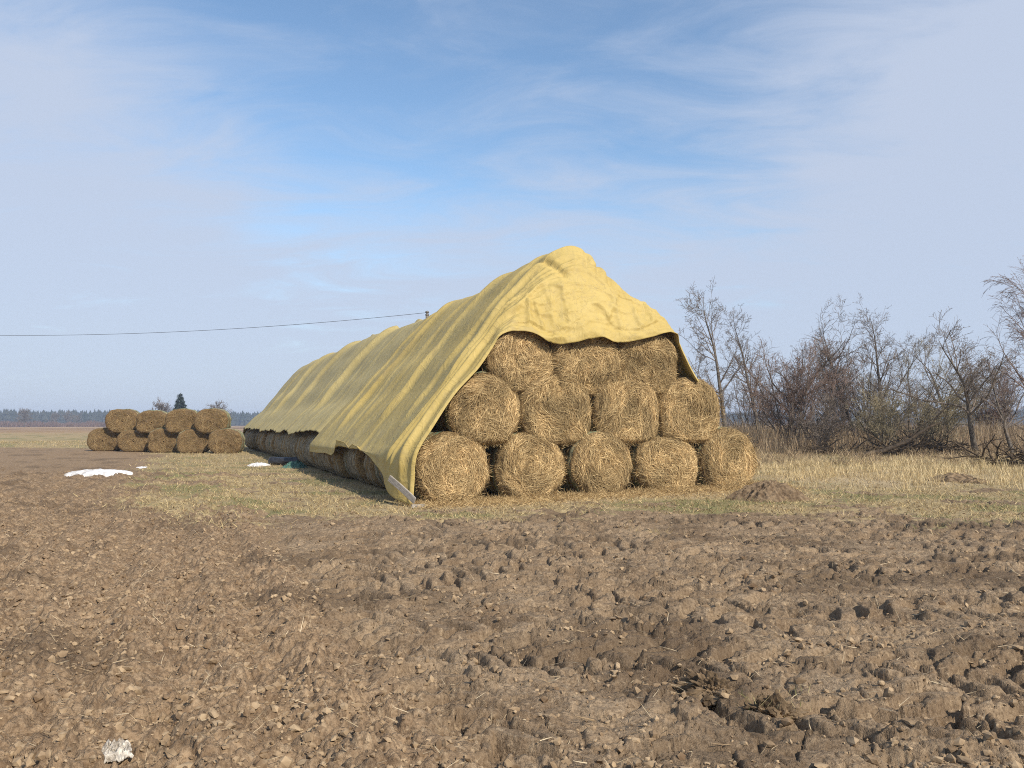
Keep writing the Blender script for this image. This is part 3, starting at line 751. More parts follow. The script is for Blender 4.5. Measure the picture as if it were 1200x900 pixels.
# rolled hem
hemd = rowk * 1.0
d += .035 * np.exp(-((hemd - .035) / .03) ** 2)
d += .012 * fbm2(A[:, :, 1] * 2.2, Lr * 1.6, 4, 320)
cq = A[:, :, 0] * 1.0 + .4 * noise2(A[:, :, 0] * 1.3, A[:, :, 2] * 1.3, 341); cz = A[:, :, 2] + .4 * noise2(A[:, :, 0] * 1.3 + 7, A[:, :, 2] * 1.3, 342)
d += fr * (.016 * (1 - np.abs(noise2(cq * 1.5, cz * 2.2, 343)) * 5).clip(0, 1) + .006 * (1 - np.abs(noise2(cq * 3.2, cz * 3.0, 344)) * 4).clip(0, 1) - .006)
d += .02 * fbm2(A[:, :, 1] * .5, Lr * .5, 2, 321)
A2 = A + Nn * d[..., None]
A2[:, :, 2] = np.maximum(A2[:, :, 2], .02 + .02 * noise2(A2[:, :, 1] * 4, A2[:, :, 0] * 4, 5) + .012 * 0)
Vt = Wn(A2[..., 0], A2[..., 1], A2[..., 2]).reshape(-1, 3)
def local_to(V, o): return V - np.array(o)
o_t = np.array(W(0, 1.2, 0))
tme = mesh_np('front_tarp', Vt - o_t, grid_faces(A.shape[0], NT), smooth=True)
tarp1 = link('hay_tarpaulin', tme, M_tarp, label='yellow tarp draped over the near end of the stack, hanging over its front', cat='tarp', loc=tuple(o_t))
md = tarp1.modifiers.new('thickness', 'SOLIDIFY'); md.thickness = .014; md.offset = 0

# rear cover
NT2 = 220; t2 = np.linspace(0, 1, NT2); rows = []
s_arr = np.concatenate([np.arange(8.6, 39.6, .07)])
for s_ in s_arr:
    a, z = slice_at(s_, t2, True)
    rows.append(np.stack([a * (.985 + .04 * (1 - sm(t2, .02, .2)) * sm(s_, 10.8, 12.0)), s_ + 0 * a, z - .07 + .12 * (1 - sm(t2, .03, .2)) * sm(s_, 10.8, 12.0)], -1))
A = np.array(rows)
# far end rolls down over the back
e_ = sm(A[:, :, 1], 38.9, 39.6); A[:, :, 2] -= e_ * .6
Nn = surface_normals(A); Nn = Nn * np.sign(Nn[:, :, 2:3].mean())
ri = int(np.argmax(A[0, :, 2])); Lr = ridge_len(A, ri)
F = make_folds(10.0, 39.5, 26, np.random.default_rng(8))
for s_, a_, w_ in ((16.6, .15, .42), (23.8, .13, .5), (30.5, .16, .55), (35, .08, .5)):
    F.append(dict(s=s_, sl=.08, w=w_, a=a_, l0=-.6, ln=5.6, ph=s_, wob=.15))
left = (np.arange(NT2) < ri)[None, :]
d = apply_folds(A[:, :, 1] + np.where(left, 0, 2.7), Lr, F) + .035 * fbm2(A[:, :, 1] * .4, Lr * .5, 3, 331) + .012 * fbm2(A[:, :, 1] * 2.5, Lr * 2, 3, 332)
d += .06 * (noise2(A[:, :, 1] * 1.6, A[:, :, 1] * 0 + 2.2, 335)) * (1 - sm(t2, 0, .10))[None, :]
d *= sm(A[:, :, 1], 9.6, 12.0) * .9 + .1
A2 = A + Nn * d[..., None]
Vt = Wn(A2[..., 0], A2[..., 1], A2[..., 2]).reshape(-1, 3)
o_t = np.array(W(0, 25, 0))
tarp2 = link('hay_tarpaulin', mesh_np('rear_tarp', Vt - o_t, grid_faces(A.shape[0], NT2), smooth=True), M_tarp2,
             label='long faded olive yellow tarp with deep folds over the far part of the stack', cat='tarp', loc=tuple(o_t))
md = tarp2.modifiers.new('thickness', 'SOLIDIFY'); md.thickness = .014; md.offset = 0

# ------------------------------------------------------------------ trees
def grow(rng, start, dirs, length, rad, levels):
    """vectorised branch growth; returns list of (P, R) per level"""
    out = []
    st = np.array(start, float); D = np.array(dirs, float); ln = np.array(length, float); r0 = np.array(rad, float)
    for li, lv in enumerate(levels):
        M = len(st); n_ = lv['seg'] + 1
        P = np.zeros((M, n_, 3)); P[:, 0] = st; d = D / np.linalg.norm(D, axis=1, keepdims=True)
        DD = np.zeros((M, n_, 3)); DD[:, 0] = d
        for k in range(1, n_):
            d = d + rng.normal(0, lv['jit'], (M, 3)); d[:, 2] += lv['up']
            d /= np.linalg.norm(d, axis=1, keepdims=True)
            P[:, k] = P[:, k - 1] + d * (ln / lv['seg'])[:, None]; DD[:, k] = d
        tf = np.linspace(1, lv.get('taper', .35), n_)
        Rr = np.maximum(r0[:, None] * tf[None], .0065)
        out.append((P, Rr))
        if li + 1 < len(levels):
            nx = levels[li + 1]; nchild = nx['n']
            t0, t1 = nx.get('t', (.25, 1.0))
            T = rng.uniform(t0, t1, (M, nchild)); idx = T * (n_ - 1); i0 = np.minimum(idx.astype(int), n_ - 2); f = (idx - i0)[..., None]
            mi = np.arange(M)[:, None]
            S = P[mi, i0] * (1 - f) + P[mi, i0 + 1] * f
            pd = DD[mi, i0]
            rn = rng.normal(0, 1, (M, nchild, 3)); perp = rn - (rn * pd).sum(-1, keepdims=True) * pd; perp /= np.linalg.norm(perp, axis=-1, keepdims=True)
            ang = rng.normal(nx['ang'], .2, (M, nchild))[..., None]
            cd = pd * np.cos(ang) + perp * np.sin(ang)
            cl = ln[:, None] * nx['lr'] * (1.15 - .6 * T) * rng.uniform(.6, 1.25, (M, nchild))
            cr = r0[:, None] * (1 - (1 - lv.get('taper', .35)) * T) * nx['rr']
            st = S.reshape(-1, 3); D = cd.reshape(-1, 3); ln = cl.ravel(); r0 = cr.ravel()
    return out
def tree(name, x, y, h, seed, label, group, kind='orchard', mt=None, mb=None, tubek=3, dens=1.0, spread=1.0, lean=(0, 0)):
    rng = np.random.default_rng(seed); z0 = gh1(x, y) - .05
    if kind == 'slender':
        lv = [dict(seg=12, jit=.06, up=.03, taper=.05), dict(n=int(26 * dens), t=(.22, .98), ang=.85, lr=.34, rr=.45, seg=7, jit=.12, up=.10, taper=.2),
              dict(n=11, t=(.15, 1), ang=.7, lr=.42, rr=.5, seg=4, jit=.22, up=.0, taper=.3), dict(n=5, t=(.2, 1), ang=.85, lr=.40, rr=.6, seg=3, jit=.2, up=.0, taper=.5)]
        st, D, ln, r0 = [(0, 0, 0)], [(lean[0], lean[1], 1)], [h], [h * .016]
    elif kind == 'orchard':
        lv = [dict(seg=9, jit=.14, up=.03, taper=.06), dict(n=int(13 * dens), t=(.22, 1), ang=.85, lr=.62, rr=.55, seg=8, jit=.17, up=.06, taper=.25),
              dict(n=11, t=(.15, 1), ang=.8, lr=.45, rr=.5, seg=5, jit=.22, up=.05, taper=.3), dict(n=6, t=(.1, 1), ang=.8, lr=.5, rr=.55, seg=4, jit=.22, up=.03, taper=.4)]
        st, D, ln, r0 = [(0, 0, 0)], [(lean[0], lean[1], 1)], [h * .80], [h * .02]
    elif kind == 'shrub':
        k = int(11 * dens); a = rng.random(k) * 2 * np.pi; q = rng.uniform(.1, .55, k) * spread
        lv = [dict(seg=8, jit=.10, up=.01, taper=.2), dict(n=9, t=(.15, 1), ang=.55, lr=.45, rr=.5, seg=5, jit=.15, up=.06, taper=.3),
              dict(n=9, t=(.1, 1), ang=.6, lr=.5, rr=.55, seg=4, jit=.18, up=.05, taper=.4), dict(n=4, t=(.1, 1), ang=.6, lr=.5, rr=.6, seg=3, jit=.18, up=.03, taper=.5)]
        st = np.stack([rng.normal(0, .25 * spread, k), rng.normal(0, .25 * spread, k), np.zeros(k)], -1); D = np.stack([np.cos(a) * q, np.sin(a) * q, np.ones(k)], -1)
        ln = h * rng.uniform(.75, 1.05, k); r0 = np.full(k, h * .008)
    elif kind == 'birch':
        lv = [dict(seg=12, jit=.05, up=.03, taper=.12), dict(n=int(30 * dens), t=(.2, .98), ang=.75, lr=.38, rr=.4, seg=9, jit=.07, up=.0, taper=.15),
              dict(n=12, t=(.15, 1), ang=.5, lr=.5, rr=.4, seg=6, jit=.06, up=-.12, taper=.3), dict(n=5, t=(.2, 1), ang=.4, lr=.5, rr=.7, seg=4, jit=.06, up=-.18, taper=.5)]
        st, D, ln, r0 = [(0, 0, 0)], [(lean[0], lean[1], 1)], [h], [h * .014]
    elif kind == 'far':
        lv = [dict(seg=6, jit=.03, up=.03, taper=.2), dict(n=int(26 * dens), t=(.15, 1), ang=.8, lr=.72, rr=.4, seg=5, jit=.12, up=.08, taper=.3),
              dict(n=16, t=(.15, 1), ang=.7, lr=.5, rr=.6, seg=4, jit=.15, up=.05, taper=.5)]
        st, D, ln, r0 = [(0, 0, 0)], [(0, 0, 1)], [h * .75], [h * .022]
    G = grow(rng, st, D, ln, r0, lv)
    if kind == 'far': G = [(p, np.maximum(r_, h * .0035)) for p, r_ in G]
    zmax = max(p[..., 2].max() for p, _ in G); sc = h / zmax
    e = link(name, None, loc=(x, y, z0), label=label, cat='shrub' if kind == 'shrub' else 'tree', group=group)
    tp = tubes(G[0][0] * sc, G[0][1], 7)
    link('stem' if kind == 'shrub' else 'trunk', mesh_np('trunk', *tp, smooth=True), mb or M_bark, e)
    V, Fc = merge([tubes(p * sc, r_, 5 if i == 0 else tubek) for i, (p, r_) in enumerate(G[1:])])
    link('crown', mesh_np('crown', V, Fc, smooth=True), mt or M_twig, e)
    return e
GT = 'bare trees and shrubs of the hedgerow on the right'
def T(px, ytop, d, seed, label, kind='orchard', name='bare_tree', **k):
    h = gz(px, ytop, d) - gh1(at_d(px, d), d)
    return tree(name, at_d(px, d), d, h, seed, label, GT, kind, **k)
T(850, 318, 44, 1, 'tall slender bare tree standing alone just right of the stack', 'slender')
T(889, 345, 52, 2, 'thin bare tree with a forked double stem left of the reddish thicket', 'slender', dens=.9)
T(912, 352, 47, 3, 'gnarled bare tree with a long limb reaching right over the reddish shrub', 'orchard', lean=(.12, 0))
T(812, 402, 58, 4, 'small bare tree half hidden behind the right edge of the tarp', 'slender', dens=1.2)
T(790, 368, 66, 31, 'thin sapling tip rising behind the tarp at its right shoulder', 'slender', dens=.5)
T(935, 385, 43, 5, 'dense reddish brown bare shrub right of the gnarled tree', 'shrub', 'bare_shrub', mt=M_twigred, spread=1.2, dens=1.5)
T(985, 400, 50, 6, 'low grey thicket between the reddish shrub and the forked crown tree', 'shrub', 'bare_shrub', spread=1.2, dens=.9)
T(1036, 342, 49, 7, 'bare tree whose fan shaped crown stands above the thicket', 'slender', dens=.8)
T(1022, 385, 44, 8, 'broad tangled grey shrub below the fan shaped crown', 'shrub', 'bare_shrub', spread=1.6, dens=1.2)
T(1072, 398, 46, 9, 'dense olive brown shrub in the middle of the right hedgerow', 'shrub', 'bare_shrub', mt=M_twigolive, spread=1.4, dens=1.3)
T(1143, 358, 36, 10, 'dark crooked apple tree with a visible trunk near the right edge', 'orchard', lean=(-.1, 0), dens=.9)
T(1112, 375, 52, 11, 'grey bare tree behind the crooked apple tree', 'orchard')
T(1186, 398, 34, 12, 'spreading bare tree with long low limbs at the right edge', 'orchard', lean=(-.15, 0), dens=1.1)
T(1200, 285, 44, 13, 'birch with drooping fine twigs at the far right edge', 'birch', mt=M_twigred, dens=1.6)
T(1160, 415, 50, 14, 'brownish shrub between the two trees at the right edge', 'shrub', 'bare_shrub', mt=M_twigred, spread=1.2, dens=1.3)
T(880, 425, 60, 15, 'low dark shrub beneath the thin forked tree', 'shrub', 'bare_shrub', spread=1.5, dens=1.2)
T(962, 455, 39, 16, 'young upright whips growing in front of the thicket by the brush pile', 'shrub', 'bare_shrub', spread=.9, dens=1.0)
T(1033, 450, 37, 17, 'pale stemmed young shrub above the fallen branch', 'shrub', 'bare_shrub', mt=M_twigolive, spread=.8, dens=.9)
T(1094, 450, 38, 19, 'thin shrub right of the brush pile', 'shrub', 'bare_shrub', mt=M_twigolive, spread=.8, dens=.8)

GF = 'trees standing in the open field on the far left'
def FT(px, ytop, d, seed, label, dens=1.0):
    x = at_d(px, d); g = gh1(x, d)
    return tree('bare_tree', x, d, gz(px, ytop, d) - g, seed, label, GF, 'far', mt=M_twig, dens=dens)
FT(30, 477, 420, 41, 'broad pale bare tree on the far left horizon', 1.6)
FT(65, 481, 520, 42, 'left of three small bare trees on the left horizon', 1.3)
FT(80, 480, 530, 43, 'middle of three small bare trees on the left horizon', 1.0)
FT(91, 483, 540, 44, 'thinnest of the three small bare trees, the one nearest the small pile', .7)
FT(190, 464, 200, 45, 'pale bare tree left of the spruce, behind the small pile', 1.8)
FT(254, 467, 200, 46, 'bare tree with a round crown right of the spruce', 1.8)
def needle_crown(h, r, n_, rng):
    z = h * (.06 + .94 * (1 - np.sqrt(rng.random(n_)))); k = 1 - z / h
    tier = .72 + .28 * np.abs(((z / h * 9) % 1) - .5) * 2
    rr_ = r * k ** .9 * tier * np.sqrt(rng.uniform(.15, 1, n_)); a = rng.random(n_) * 2 * np.pi
    rr_ *= 1 + .18 * np.sin(a * 3 + z)
    P = np.stack([np.cos(a) * rr_, np.sin(a) * rr_, z], -1)
    D = np.stack([np.cos(a), np.sin(a), -.35 + 0 * a], -1) + rng.normal(0, .3, (n_, 3)); D /= np.linalg.norm(D, axis=1, keepdims=True)
    Nn = rng.normal(0, .4, (n_, 3)) + np.array([0, 0, 1.]); Nn /= np.linalg.norm(Nn, axis=1, keepdims=True)
    return ribbons(P, D, Nn, rng.uniform(.05, .13, n_) * h * .6, rng.uniform(.02, .045, n_) * h * .6, np.zeros(n_))
rng = np.random.default_rng(77)
x = at_d(211, 200); h = gz(211, 460, 200)
e = link('spruce_tree', None, loc=(x, 200, 0), label='dark green spruce behind the small bale pile', cat='tree', group=GF)
tp = tubes(np.array([[[0, 0, 0], [0, 0, h * .5], [0, 0, h * .97]]]), np.array([[.2, .12, .02]]), 6)
link('trunk', mesh_np('trunk', *tp), M_bark, e)
link('crown', mesh_np('crown', *needle_crown(h, 3.2, 6500, rng)), M_needle, e)

# far forest, one mass
rng = np.random.default_rng(5)
nf_ = 2600
ang = rng.uniform(-.66, .70, nf_); dist = rng.uniform(800, 960, nf_)
hx = np.sin(ang) * dist / np.cos(ang) * np.cos(ang); hy = np.cos(ang) * dist
hh = (13.0 + 3.2 * rng.random(nf_)) * (1 + .13 * noise2(ang * 14, ang * 0, 3) + .05 * noise2(ang * 60, ang * 0, 4))
k = 7; prof = [(0.0, .30), (.10, 1.0), (.35, .75), (.40, .9), (.65, .45), (.70, .58), (.9, .2), (1.0, .02)]
th = np.arange(k) / k * 2 * np.pi
pv = np.array([[[np.cos(t_) * r_, np.sin(t_) * r_, z_] for t_ in th] for z_, r_ in prof]).reshape(-1, 3)
pf = grid_faces(len(prof), k, True)
wd = rng.uniform(1.6, 3.2, nf_)
V = pv[None] * np.stack([wd, wd, hh], -1)[:, None, :]
V = V * (1 + .22 * rng.normal(0, 1, (nf_, len(pv), 1)) * np.array([1, 1, .05])) + np.stack([hx, hy, 0 * hx - .3], -1)[:, None, :]
link('distant_forest', mesh_np('distant_forest', V.reshape(-1, 3), (pf[None] + (np.arange(nf_) * len(pv))[:, None, None]).reshape(-1, 4)), M_forest, kind='stuff',
     label='bluish conifer forest along the horizon', cat='forest')
# low reddish scrub far left, in front of the forest
rng = np.random.default_rng(6); q = 5200
dd = rng.uniform(430, 470, q); px_ = rng.uniform(-60, 125, q); X = (px_ - 600) / 900 * dd
P = np.stack([X, dd, np.full(q, -.1)], -1); D = np.stack([rng.normal(0, .25, q), rng.normal(0, .25, q), np.ones(q)], -1); D /= np.linalg.norm(D, axis=1, keepdims=True)
v_, f_ = ribbons(P, D, np.tile([0, -1., 0.], (q, 1)), rng.uniform(1.5, 5.0, q) * (.7 + .4 * noise2(px_ * .06, px_ * 0, 8)), np.full(q, .22), rng.normal(0, .2, q))
tn = np.array([.20, .135, .11]) * rng.uniform(.6, 1.3, (q, 1))
link('distant_scrub', mesh_np('distant_scrub', v_, f_, {'tint': np.repeat(tn, 6, 0)}), M_grass, kind='stuff', label='low reddish scrub in front of the far forest on the left', cat='scrub')

# ------------------------------------------------------------------ undergrowth, grass
def blades(name, P, h, w, tint, rng, lean=.35, label=None, cat='grass'):
    n_ = len(P); a = rng.random(n_) * 2 * np.pi
    D = np.stack([np.cos(a) * lean * rng.random(n_), np.sin(a) * lean * rng.random(n_), np.ones(n_)], -1) if np.isscalar(lean) else lean
    D = D / np.linalg.norm(D, axis=1, keepdims=True)
    b_ = rng.random(n_) * 2 * np.pi
    Nn = np.stack([np.cos(b_), np.sin(b_), np.full(n_, .1)], -1)
    v_, f_ = ribbons(P, D, Nn, h, w, h * rng.normal(0, .12, n_))
    return link(name, mesh_np(name, v_, f_, {'tint': np.repeat(tint, 6, 0)}), M_grass, kind='stuff', label=label, cat=cat)
def palette(rng, n_, cols, wts=None):
    c = np.array(cols); i = rng.choice(len(c), n_, p=wts); return c[i] * rng.uniform(.7, 1.25, (n_, 1))
rng = np.random.default_rng(9)
q = 60000
Y = rng.uniform(36, 76, q) ; X = rng.uniform(.22, 1.05, q) * Y
edge = 38.5 + 2.2 * noise2(X * .25, X * 0, 3) + 2.0 * sm(X, 22, 34) * -1.8
keep = (Y > edge) & ((X > 13.4) | (Y > 44))
X, Y = X[keep], Y[keep]; q = len(X)
hh = rng.uniform(.5, 1.75, q) * (1.0 + .35 * noise2(X * .3, Y * .3, 13)) * (.60 + .40 * sm(Y, 38, 43))
blades('dry_undergrowth', np.stack([X, Y, gh(X, Y) - .02], -1), hh, rng.uniform(.010, .026, q),
       palette(rng, q, [(.40, .30, .19), (.27, .195, .125), (.52, .42, .28), (.19, .14, .095)], [.35, .3, .2, .15]), rng, .45, 'brown thicket of dead stalks under the bare trees', 'undergrowth')
q = 26000
Y = rng.uniform(27, 44, q); X = rng.uniform(.26, .82, q) * Y
m_ = (noise2(X * .4, Y * .5, 61) + .02 * (Y - 34) > -.1)
X, Y = X[m_], Y[m_]; q = len(X)
blades('brown_litter', np.stack([X, Y, gh(X, Y) - .01], -1), rng.uniform(.12, .6, q) * (.4 + .6 * sm(noise2(X * .6, Y * .7, 63), -.3, .4)), rng.uniform(.008, .02, q),
       palette(rng, q, [(.42, .32, .20), (.29, .21, .13), (.54, .43, .27), (.19, .14, .09)]), rng, 1.3, 'flattened brown litter in front of the bare shrubs', 'dead grass')
# pale tall grass on the right
q = 26000
X = rng.normal(11.5, 4.2, q); Y = rng.uniform(17.5, 29, q) + .05 * X
m_ = (noise2(X * .5, Y * .6, 17) + .4 * noise2(X * 1.6, Y * 1.6, 18) > -.12 + .05 * np.abs(Y - 24)) & (X > 6.6 + .0 * Y) & (X / Y < .78)
X, Y = X[m_], Y[m_]; q = len(X)
blades('pale_tall_grass', np.stack([X, Y, gh(X, Y) - .01], -1), rng.uniform(.12, .42, q) * (.6 + .5 * sm(noise2(X * .7, Y * .7, 19), -.3, .4)), rng.uniform(.006, .012, q),
       palette(rng, q, [(.70, .57, .32), (.58, .45, .24), (.80, .67, .42), (.36, .27, .15)]), rng, .7, 'pale dry grass tufts right of the stack')
# short matted grass
q = 190000
Y = 10 + 62 * rng.random(q) ** 1.9; X = rng.uniform(-.72, .78, q) * Y
g_, fa_, gn_, sw_ = zones(X, Y)
a_ = (X - OX) * rX + (Y - OY) * rY; s_ = -(X - OX) * rY + (Y - OY) * rX
inside = (np.abs(a_) < 4.3) & (s_ > 0) & (s_ < 40)
m_ = (rng.random(q) < (g_ - .08) * 1.15) & ~inside & (noise2(X * 2.2, Y * 2.2, 23) > -.35 + .3 * (1 - g_))
X, Y, gn_, sw_ = X[m_], Y[m_], gn_[m_], sw_[m_]; q = len(X)
tn = palette(rng, q, [(.50, .40, .21), (.62, .50, .28), (.37, .28, .15), (.25, .18, .10)])
gm = rng.random(q) < gn_ * .55
gm &= rng.random(q) < .45; tn[gm] = palette(rng, int(gm.sum()), [(.17, .19, .07), (.24, .25, .10), (.30, .28, .13)])
blades('short_grass', np.stack([X, Y, gh(X, Y) - .005], -1), rng.uniform(.03, .11, q) * (1 + .012 * Y), rng.uniform(.005, .010, q) * (1 + .02 * Y), tn, rng, 2.2, 'matted dry grass round the stack')
# loose straw scattered in front of the stack
q = 15000
a_ = rng.uniform(-4.5, 5.0, q); s_ = -np.abs(rng.normal(0, .55, q)) + .25
p_ = Wn(a_, s_, a_ * 0); X, Y = p_[:, 0], p_[:, 1]
blades('scattered_straw', np.stack([X, Y, gh(X, Y) + .012], -1), rng.uniform(.06, .2, q), rng.uniform(.005, .011, q), straw_tint(rng, q) * .85, rng, 5.0, 'loose straw scattered at the foot of the bales', 'straw')
# single straws and roots on the mud
q = 3200
Y = rng.uniform(3.2, 13, q); X = rng.uniform(-.72, .72, q) * Y
blades('mud_straws', np.stack([X, Y, gh(X, Y) + .006], -1), rng.uniform(.03, .13, q), rng.uniform(.002, .005, q), palette(rng, q, [(.5, .4, .26), (.34, .25, .15), (.62, .52, .36)]), rng, 6.0, 'bits of straw and root lying on the mud', 'straw')
# ------------------------------------------------------------------ clods
def ico(sub=1):
    import bmesh
    bm = bmesh.new(); bmesh.ops.create_icosphere(bm, subdivisions=sub, radius=1)
    v = np.array([q.co[:] for q in bm.verts]); f = np.array([[w.index for w in q.verts] for q in bm.faces]); bm.free(); return v, f
IV, IF = ico(); IV4, IF4 = ico(6)
def clods(X, Y, size, rng, sink=.25):
    q = len(X); n_ = len(IV)
    off = rng.random((q, 3)) * 50
    D = IV[None] + 0 * off[:, None]
    nz = noise3(D[..., 0] * 1.3 + off[:, None, 0], D[..., 1] * 1.3 + off[:, None, 1], D[..., 2] * 1.3 + off[:, None, 2], 3)
    n2_ = noise3(D[..., 0] * 3.1 + off[:, None, 0], D[..., 1] * 3.1 + off[:, None, 1], D[..., 2] * 3.1 + off[:, None, 2], 4)
    D = D * (1 + .45 * nz + .35 * n2_)[..., None]
    for _ in range(4):
        pn = rng.normal(0, 1, (q, 3)); pn /= np.linalg.norm(pn, axis=1, keepdims=True); cut = rng.uniform(.3, .75, q)
        dt = np.einsum('qnk,qk->qn', D, pn); D = D - (np.maximum(0, dt - cut[:, None]))[..., None] * pn[:, None, :]
    V = D * (size[:, None] * rng.uniform(.6, 1.25, (q, 3)))[:, None, :]
    a = rng.random(q) * 2 * np.pi; c, s = np.cos(a)[:, None], np.sin(a)[:, None]
    V = np.stack([V[..., 0] * c - V[..., 1] * s, V[..., 0] * s + V[..., 1] * c, V[..., 2] * .8], -1)
    V += np.stack([X, Y, gh(X, Y) + size * (.5 - sink)], -1)[:, None, :]
    return V.reshape(-1, 3), (IF[None] + (np.arange(q) * n_)[:, None, None]).reshape(-1, 3)
rng = np.random.default_rng(15)
q = 36000
Y = 3.0 + 12.5 * rng.random(q) ** 1.35; X = rng.uniform(-.74, .74, q) * Y
pl_ = pathline(X, Y); keep = rng.random(q) < np.where(pl_ > 0, .35 + .65 * sm(fbm2(X * 1.3, Y * 1.3, 3, 56), -.25, .2), .10 + .6 * sm(fbm2(X * .9, Y * 1.5, 3, 55), .05, .3))
X, Y = X[keep], Y[keep]; q = len(X)
size = .006 + .030 * rng.random(q) ** 5 + .006 * rng.random(q)
size *= np.where(pathline(X, Y) > 0, 1.0, 1.1)
v_, f_ = clods(X, Y, size, rng)
link('soil_clods', mesh_np('soil_clods', v_, f_), M_clod, kind='stuff', label='crumbled soil clods strewn over the field', cat='soil')

def lump_mesh(nm, rx, ry, h, seed, amp=.2, flat=False, res=64, fr=3.0):
    u = np.linspace(-1, 1, res); U, Vv = np.meshgrid(u, u, indexing='ij')
    # disc mapping
    X = U * np.sqrt(1 - Vv ** 2 / 2); Y = Vv * np.sqrt(1 - U ** 2 / 2); r_ = np.hypot(X, Y)
    ang_ = np.arctan2(Y, X); sh = 1 + .28 * noise2(np.cos(ang_) * 1.4 + seed, np.sin(ang_) * 1.4, seed) + .12 * noise2(np.cos(ang_) * 4 + seed, np.sin(ang_) * 4, seed + 1)
    base = (1 - r_ ** 2) ** (.5 if flat else 1.0) if False else np.clip(1 - r_ ** 2, 0, 1) ** (.45 if flat else 1.1)
    z = h * base * (1 + amp * fbm2(X * fr + seed, Y * fr, 4, seed)) + amp * h * .5 * fbm2(X * fr * 3, Y * fr * 3, 3, seed + 5) * sm(1 - r_, 0, .3)
    z = np.where(r_ > .985, -.04, z)
    return mesh_np(nm, np.stack([X * rx * sh, Y * ry * sh, z], -1).reshape(-1, 3), grid_faces(res, res)[:, ::-1], smooth=True)
def ground_at(px, py):
    kx, kz = ray(px, py); d = -CAMH / kz
    for _ in range(6): d = (gh1(kx * d, d) - CAMH) / kz
    return kx * d, d, gh1(kx * d, d)
# earth mound right of the stack
x, y, z = ground_at(912, 588)
link('earth_mound', lump_mesh('earth_mound', .85, .7, .38, 4, .28, res=120, fr=5), simple_mat('mound_soil', (.10, .068, .042), (.24, .175, .11), 9, .95, .08, .9, .04), label='small brown earth mound beside the bottom right bale', cat='mound', loc=(x, y + .5, z - .02))
for px, py, w_, h_, lab in ((1118, 563, .75, .20, 'low dark molehill in the pale grass at the right'), (1142, 566, .45, .14, 'smaller molehill to the right of the other one')):
    x, y, z = ground_at(px, py)
    link('molehill', lump_mesh('molehill', w_, w_ * .7, h_, int(px), .35), M_darkclod, label=lab, cat='molehill', loc=(x, y, z - .02))
# big overturned clods in the foreground
for px, py, w_, h_, lab in ((840, 828, .16, .11, 'large dark overturned clod in the right foreground mud'), (912, 842, .14, .085, 'clod with grass on it right of the large dark clod')):
    x, y, z = ground_at(px, py)
    rgc = np.random.default_rng(int(px)); V = IV4.copy(); o_ = rgc.random(3) * 30
    for f_, a_ in ((1.2, .5), (2.8, .42), (6, .30), (12, .20), (24, .10)):
        V = V * (1 + a_ * noise3(IV4[:, 0] * f_ + o_[0], IV4[:, 1] * f_ + o_[1], IV4[:, 2] * f_ + o_[2], 3))[:, None]
    for _ in range(5):
        pn = rgc.normal(0, 1, 3); pn /= np.linalg.norm(pn); V = V - np.maximum(0, V @ pn - 1.1)[:, None] * pn
    link('soil_clod', mesh_np('soil_clod', V * np.array([w_, w_ * .6, h_]), IF4), M_darkclod, label=lab, cat='clod', loc=(x, y + .05, z + .055), rz=-.3)
q = 60
x, y, z = ground_at(905, 838)
X = x + rng.normal(0, .12, q); Y = y + rng.normal(0, .06, q)
blades('clod_grass', np.stack([X, Y, gh(X, Y) + .05], -1), rng.uniform(.03, .08, q), rng.uniform(.002, .004, q), palette(rng, q, [(.24, .25, .09), (.45, .38, .2)]), rng, 1.2, 'sparse green grass on the overturned clod')

# ------------------------------------------------------------------ snow
for i, (px, py, w_, d_, h_, lab) in enumerate(((116, 556, .80, .75, .13, 'large old snow patch on the brown soil in front of the small pile'),
                                            (303, 546, .38, .5, .12, 'small snow patch left of the black plastic roll'), (166, 548, .22, .3, .06, 'tiny scrap of snow below the small pile'))):
    x, y, z = ground_at(px, py)
    link('snow_patch', lump_mesh('snow_patch', w_, d_, h_, 30 + i, .35, flat=True, fr=3.2), M_snow, label=lab, cat='snow', group='remains of snow', loc=(x, y, z - .01))

# ------------------------------------------------------------------ small objects
def roundbox(nm, sx_, sy_, sz_, bev=.01, bend=0):
    import bmesh
    bm = bmesh.new(); bmesh.ops.create_cube(bm, size=1)
    bmesh.ops.scale(bm, vec=(sx_, sy_, sz_), verts=bm.verts)
    bmesh.ops.subdivide_edges(bm, edges=[e for e in bm.edges if abs((e.verts[0].co - e.verts[1].co).x) > sx_ * .5], cuts=8)
    bmesh.ops.bevel(bm, geom=[e for e in bm.edges if e.calc_face_angle(0) > .5], offset=bev, segments=2, affect='EDGES')
    for v in bm.verts: v.co.z += bend * (1 - (v.co.x / sx_ * 2) ** 2)
    me = bpy.data.meshes.new(nm); bm.to_mesh(me); bm.free(); return me
# weathered board resting on the tarp foot
q0 = at_s(456, 560, .22); q1 = at_s(486, 589, -.46); p0 = np.array(W(q0[0], .22, q0[1])); p1 = np.array(W(q1[0], -.46, q1[1] + .03)); dv = p1 - p0; Lb = np.linalg.norm(dv)
bd = link('wooden_board', roundbox('wooden_board', Lb, .035, .13, .006, .012), M_board, label='grey weathered board leaning on the tarp corner at the bottom left', cat='board')
bd.location = (p0 + p1) / 2; bd.rotation_euler = Vector(dv).to_track_quat('X', 'Z').to_euler()
# board beneath its foot
x, y, z = W(q1[0] + .05, -.52, .035)
ft = link('wood_chock', roundbox('wood_chock', .26, .07, .07, .008), M_board, label='short wood block at the foot of the grey board', cat='wood block', loc=(x, y, z), rz=.4)
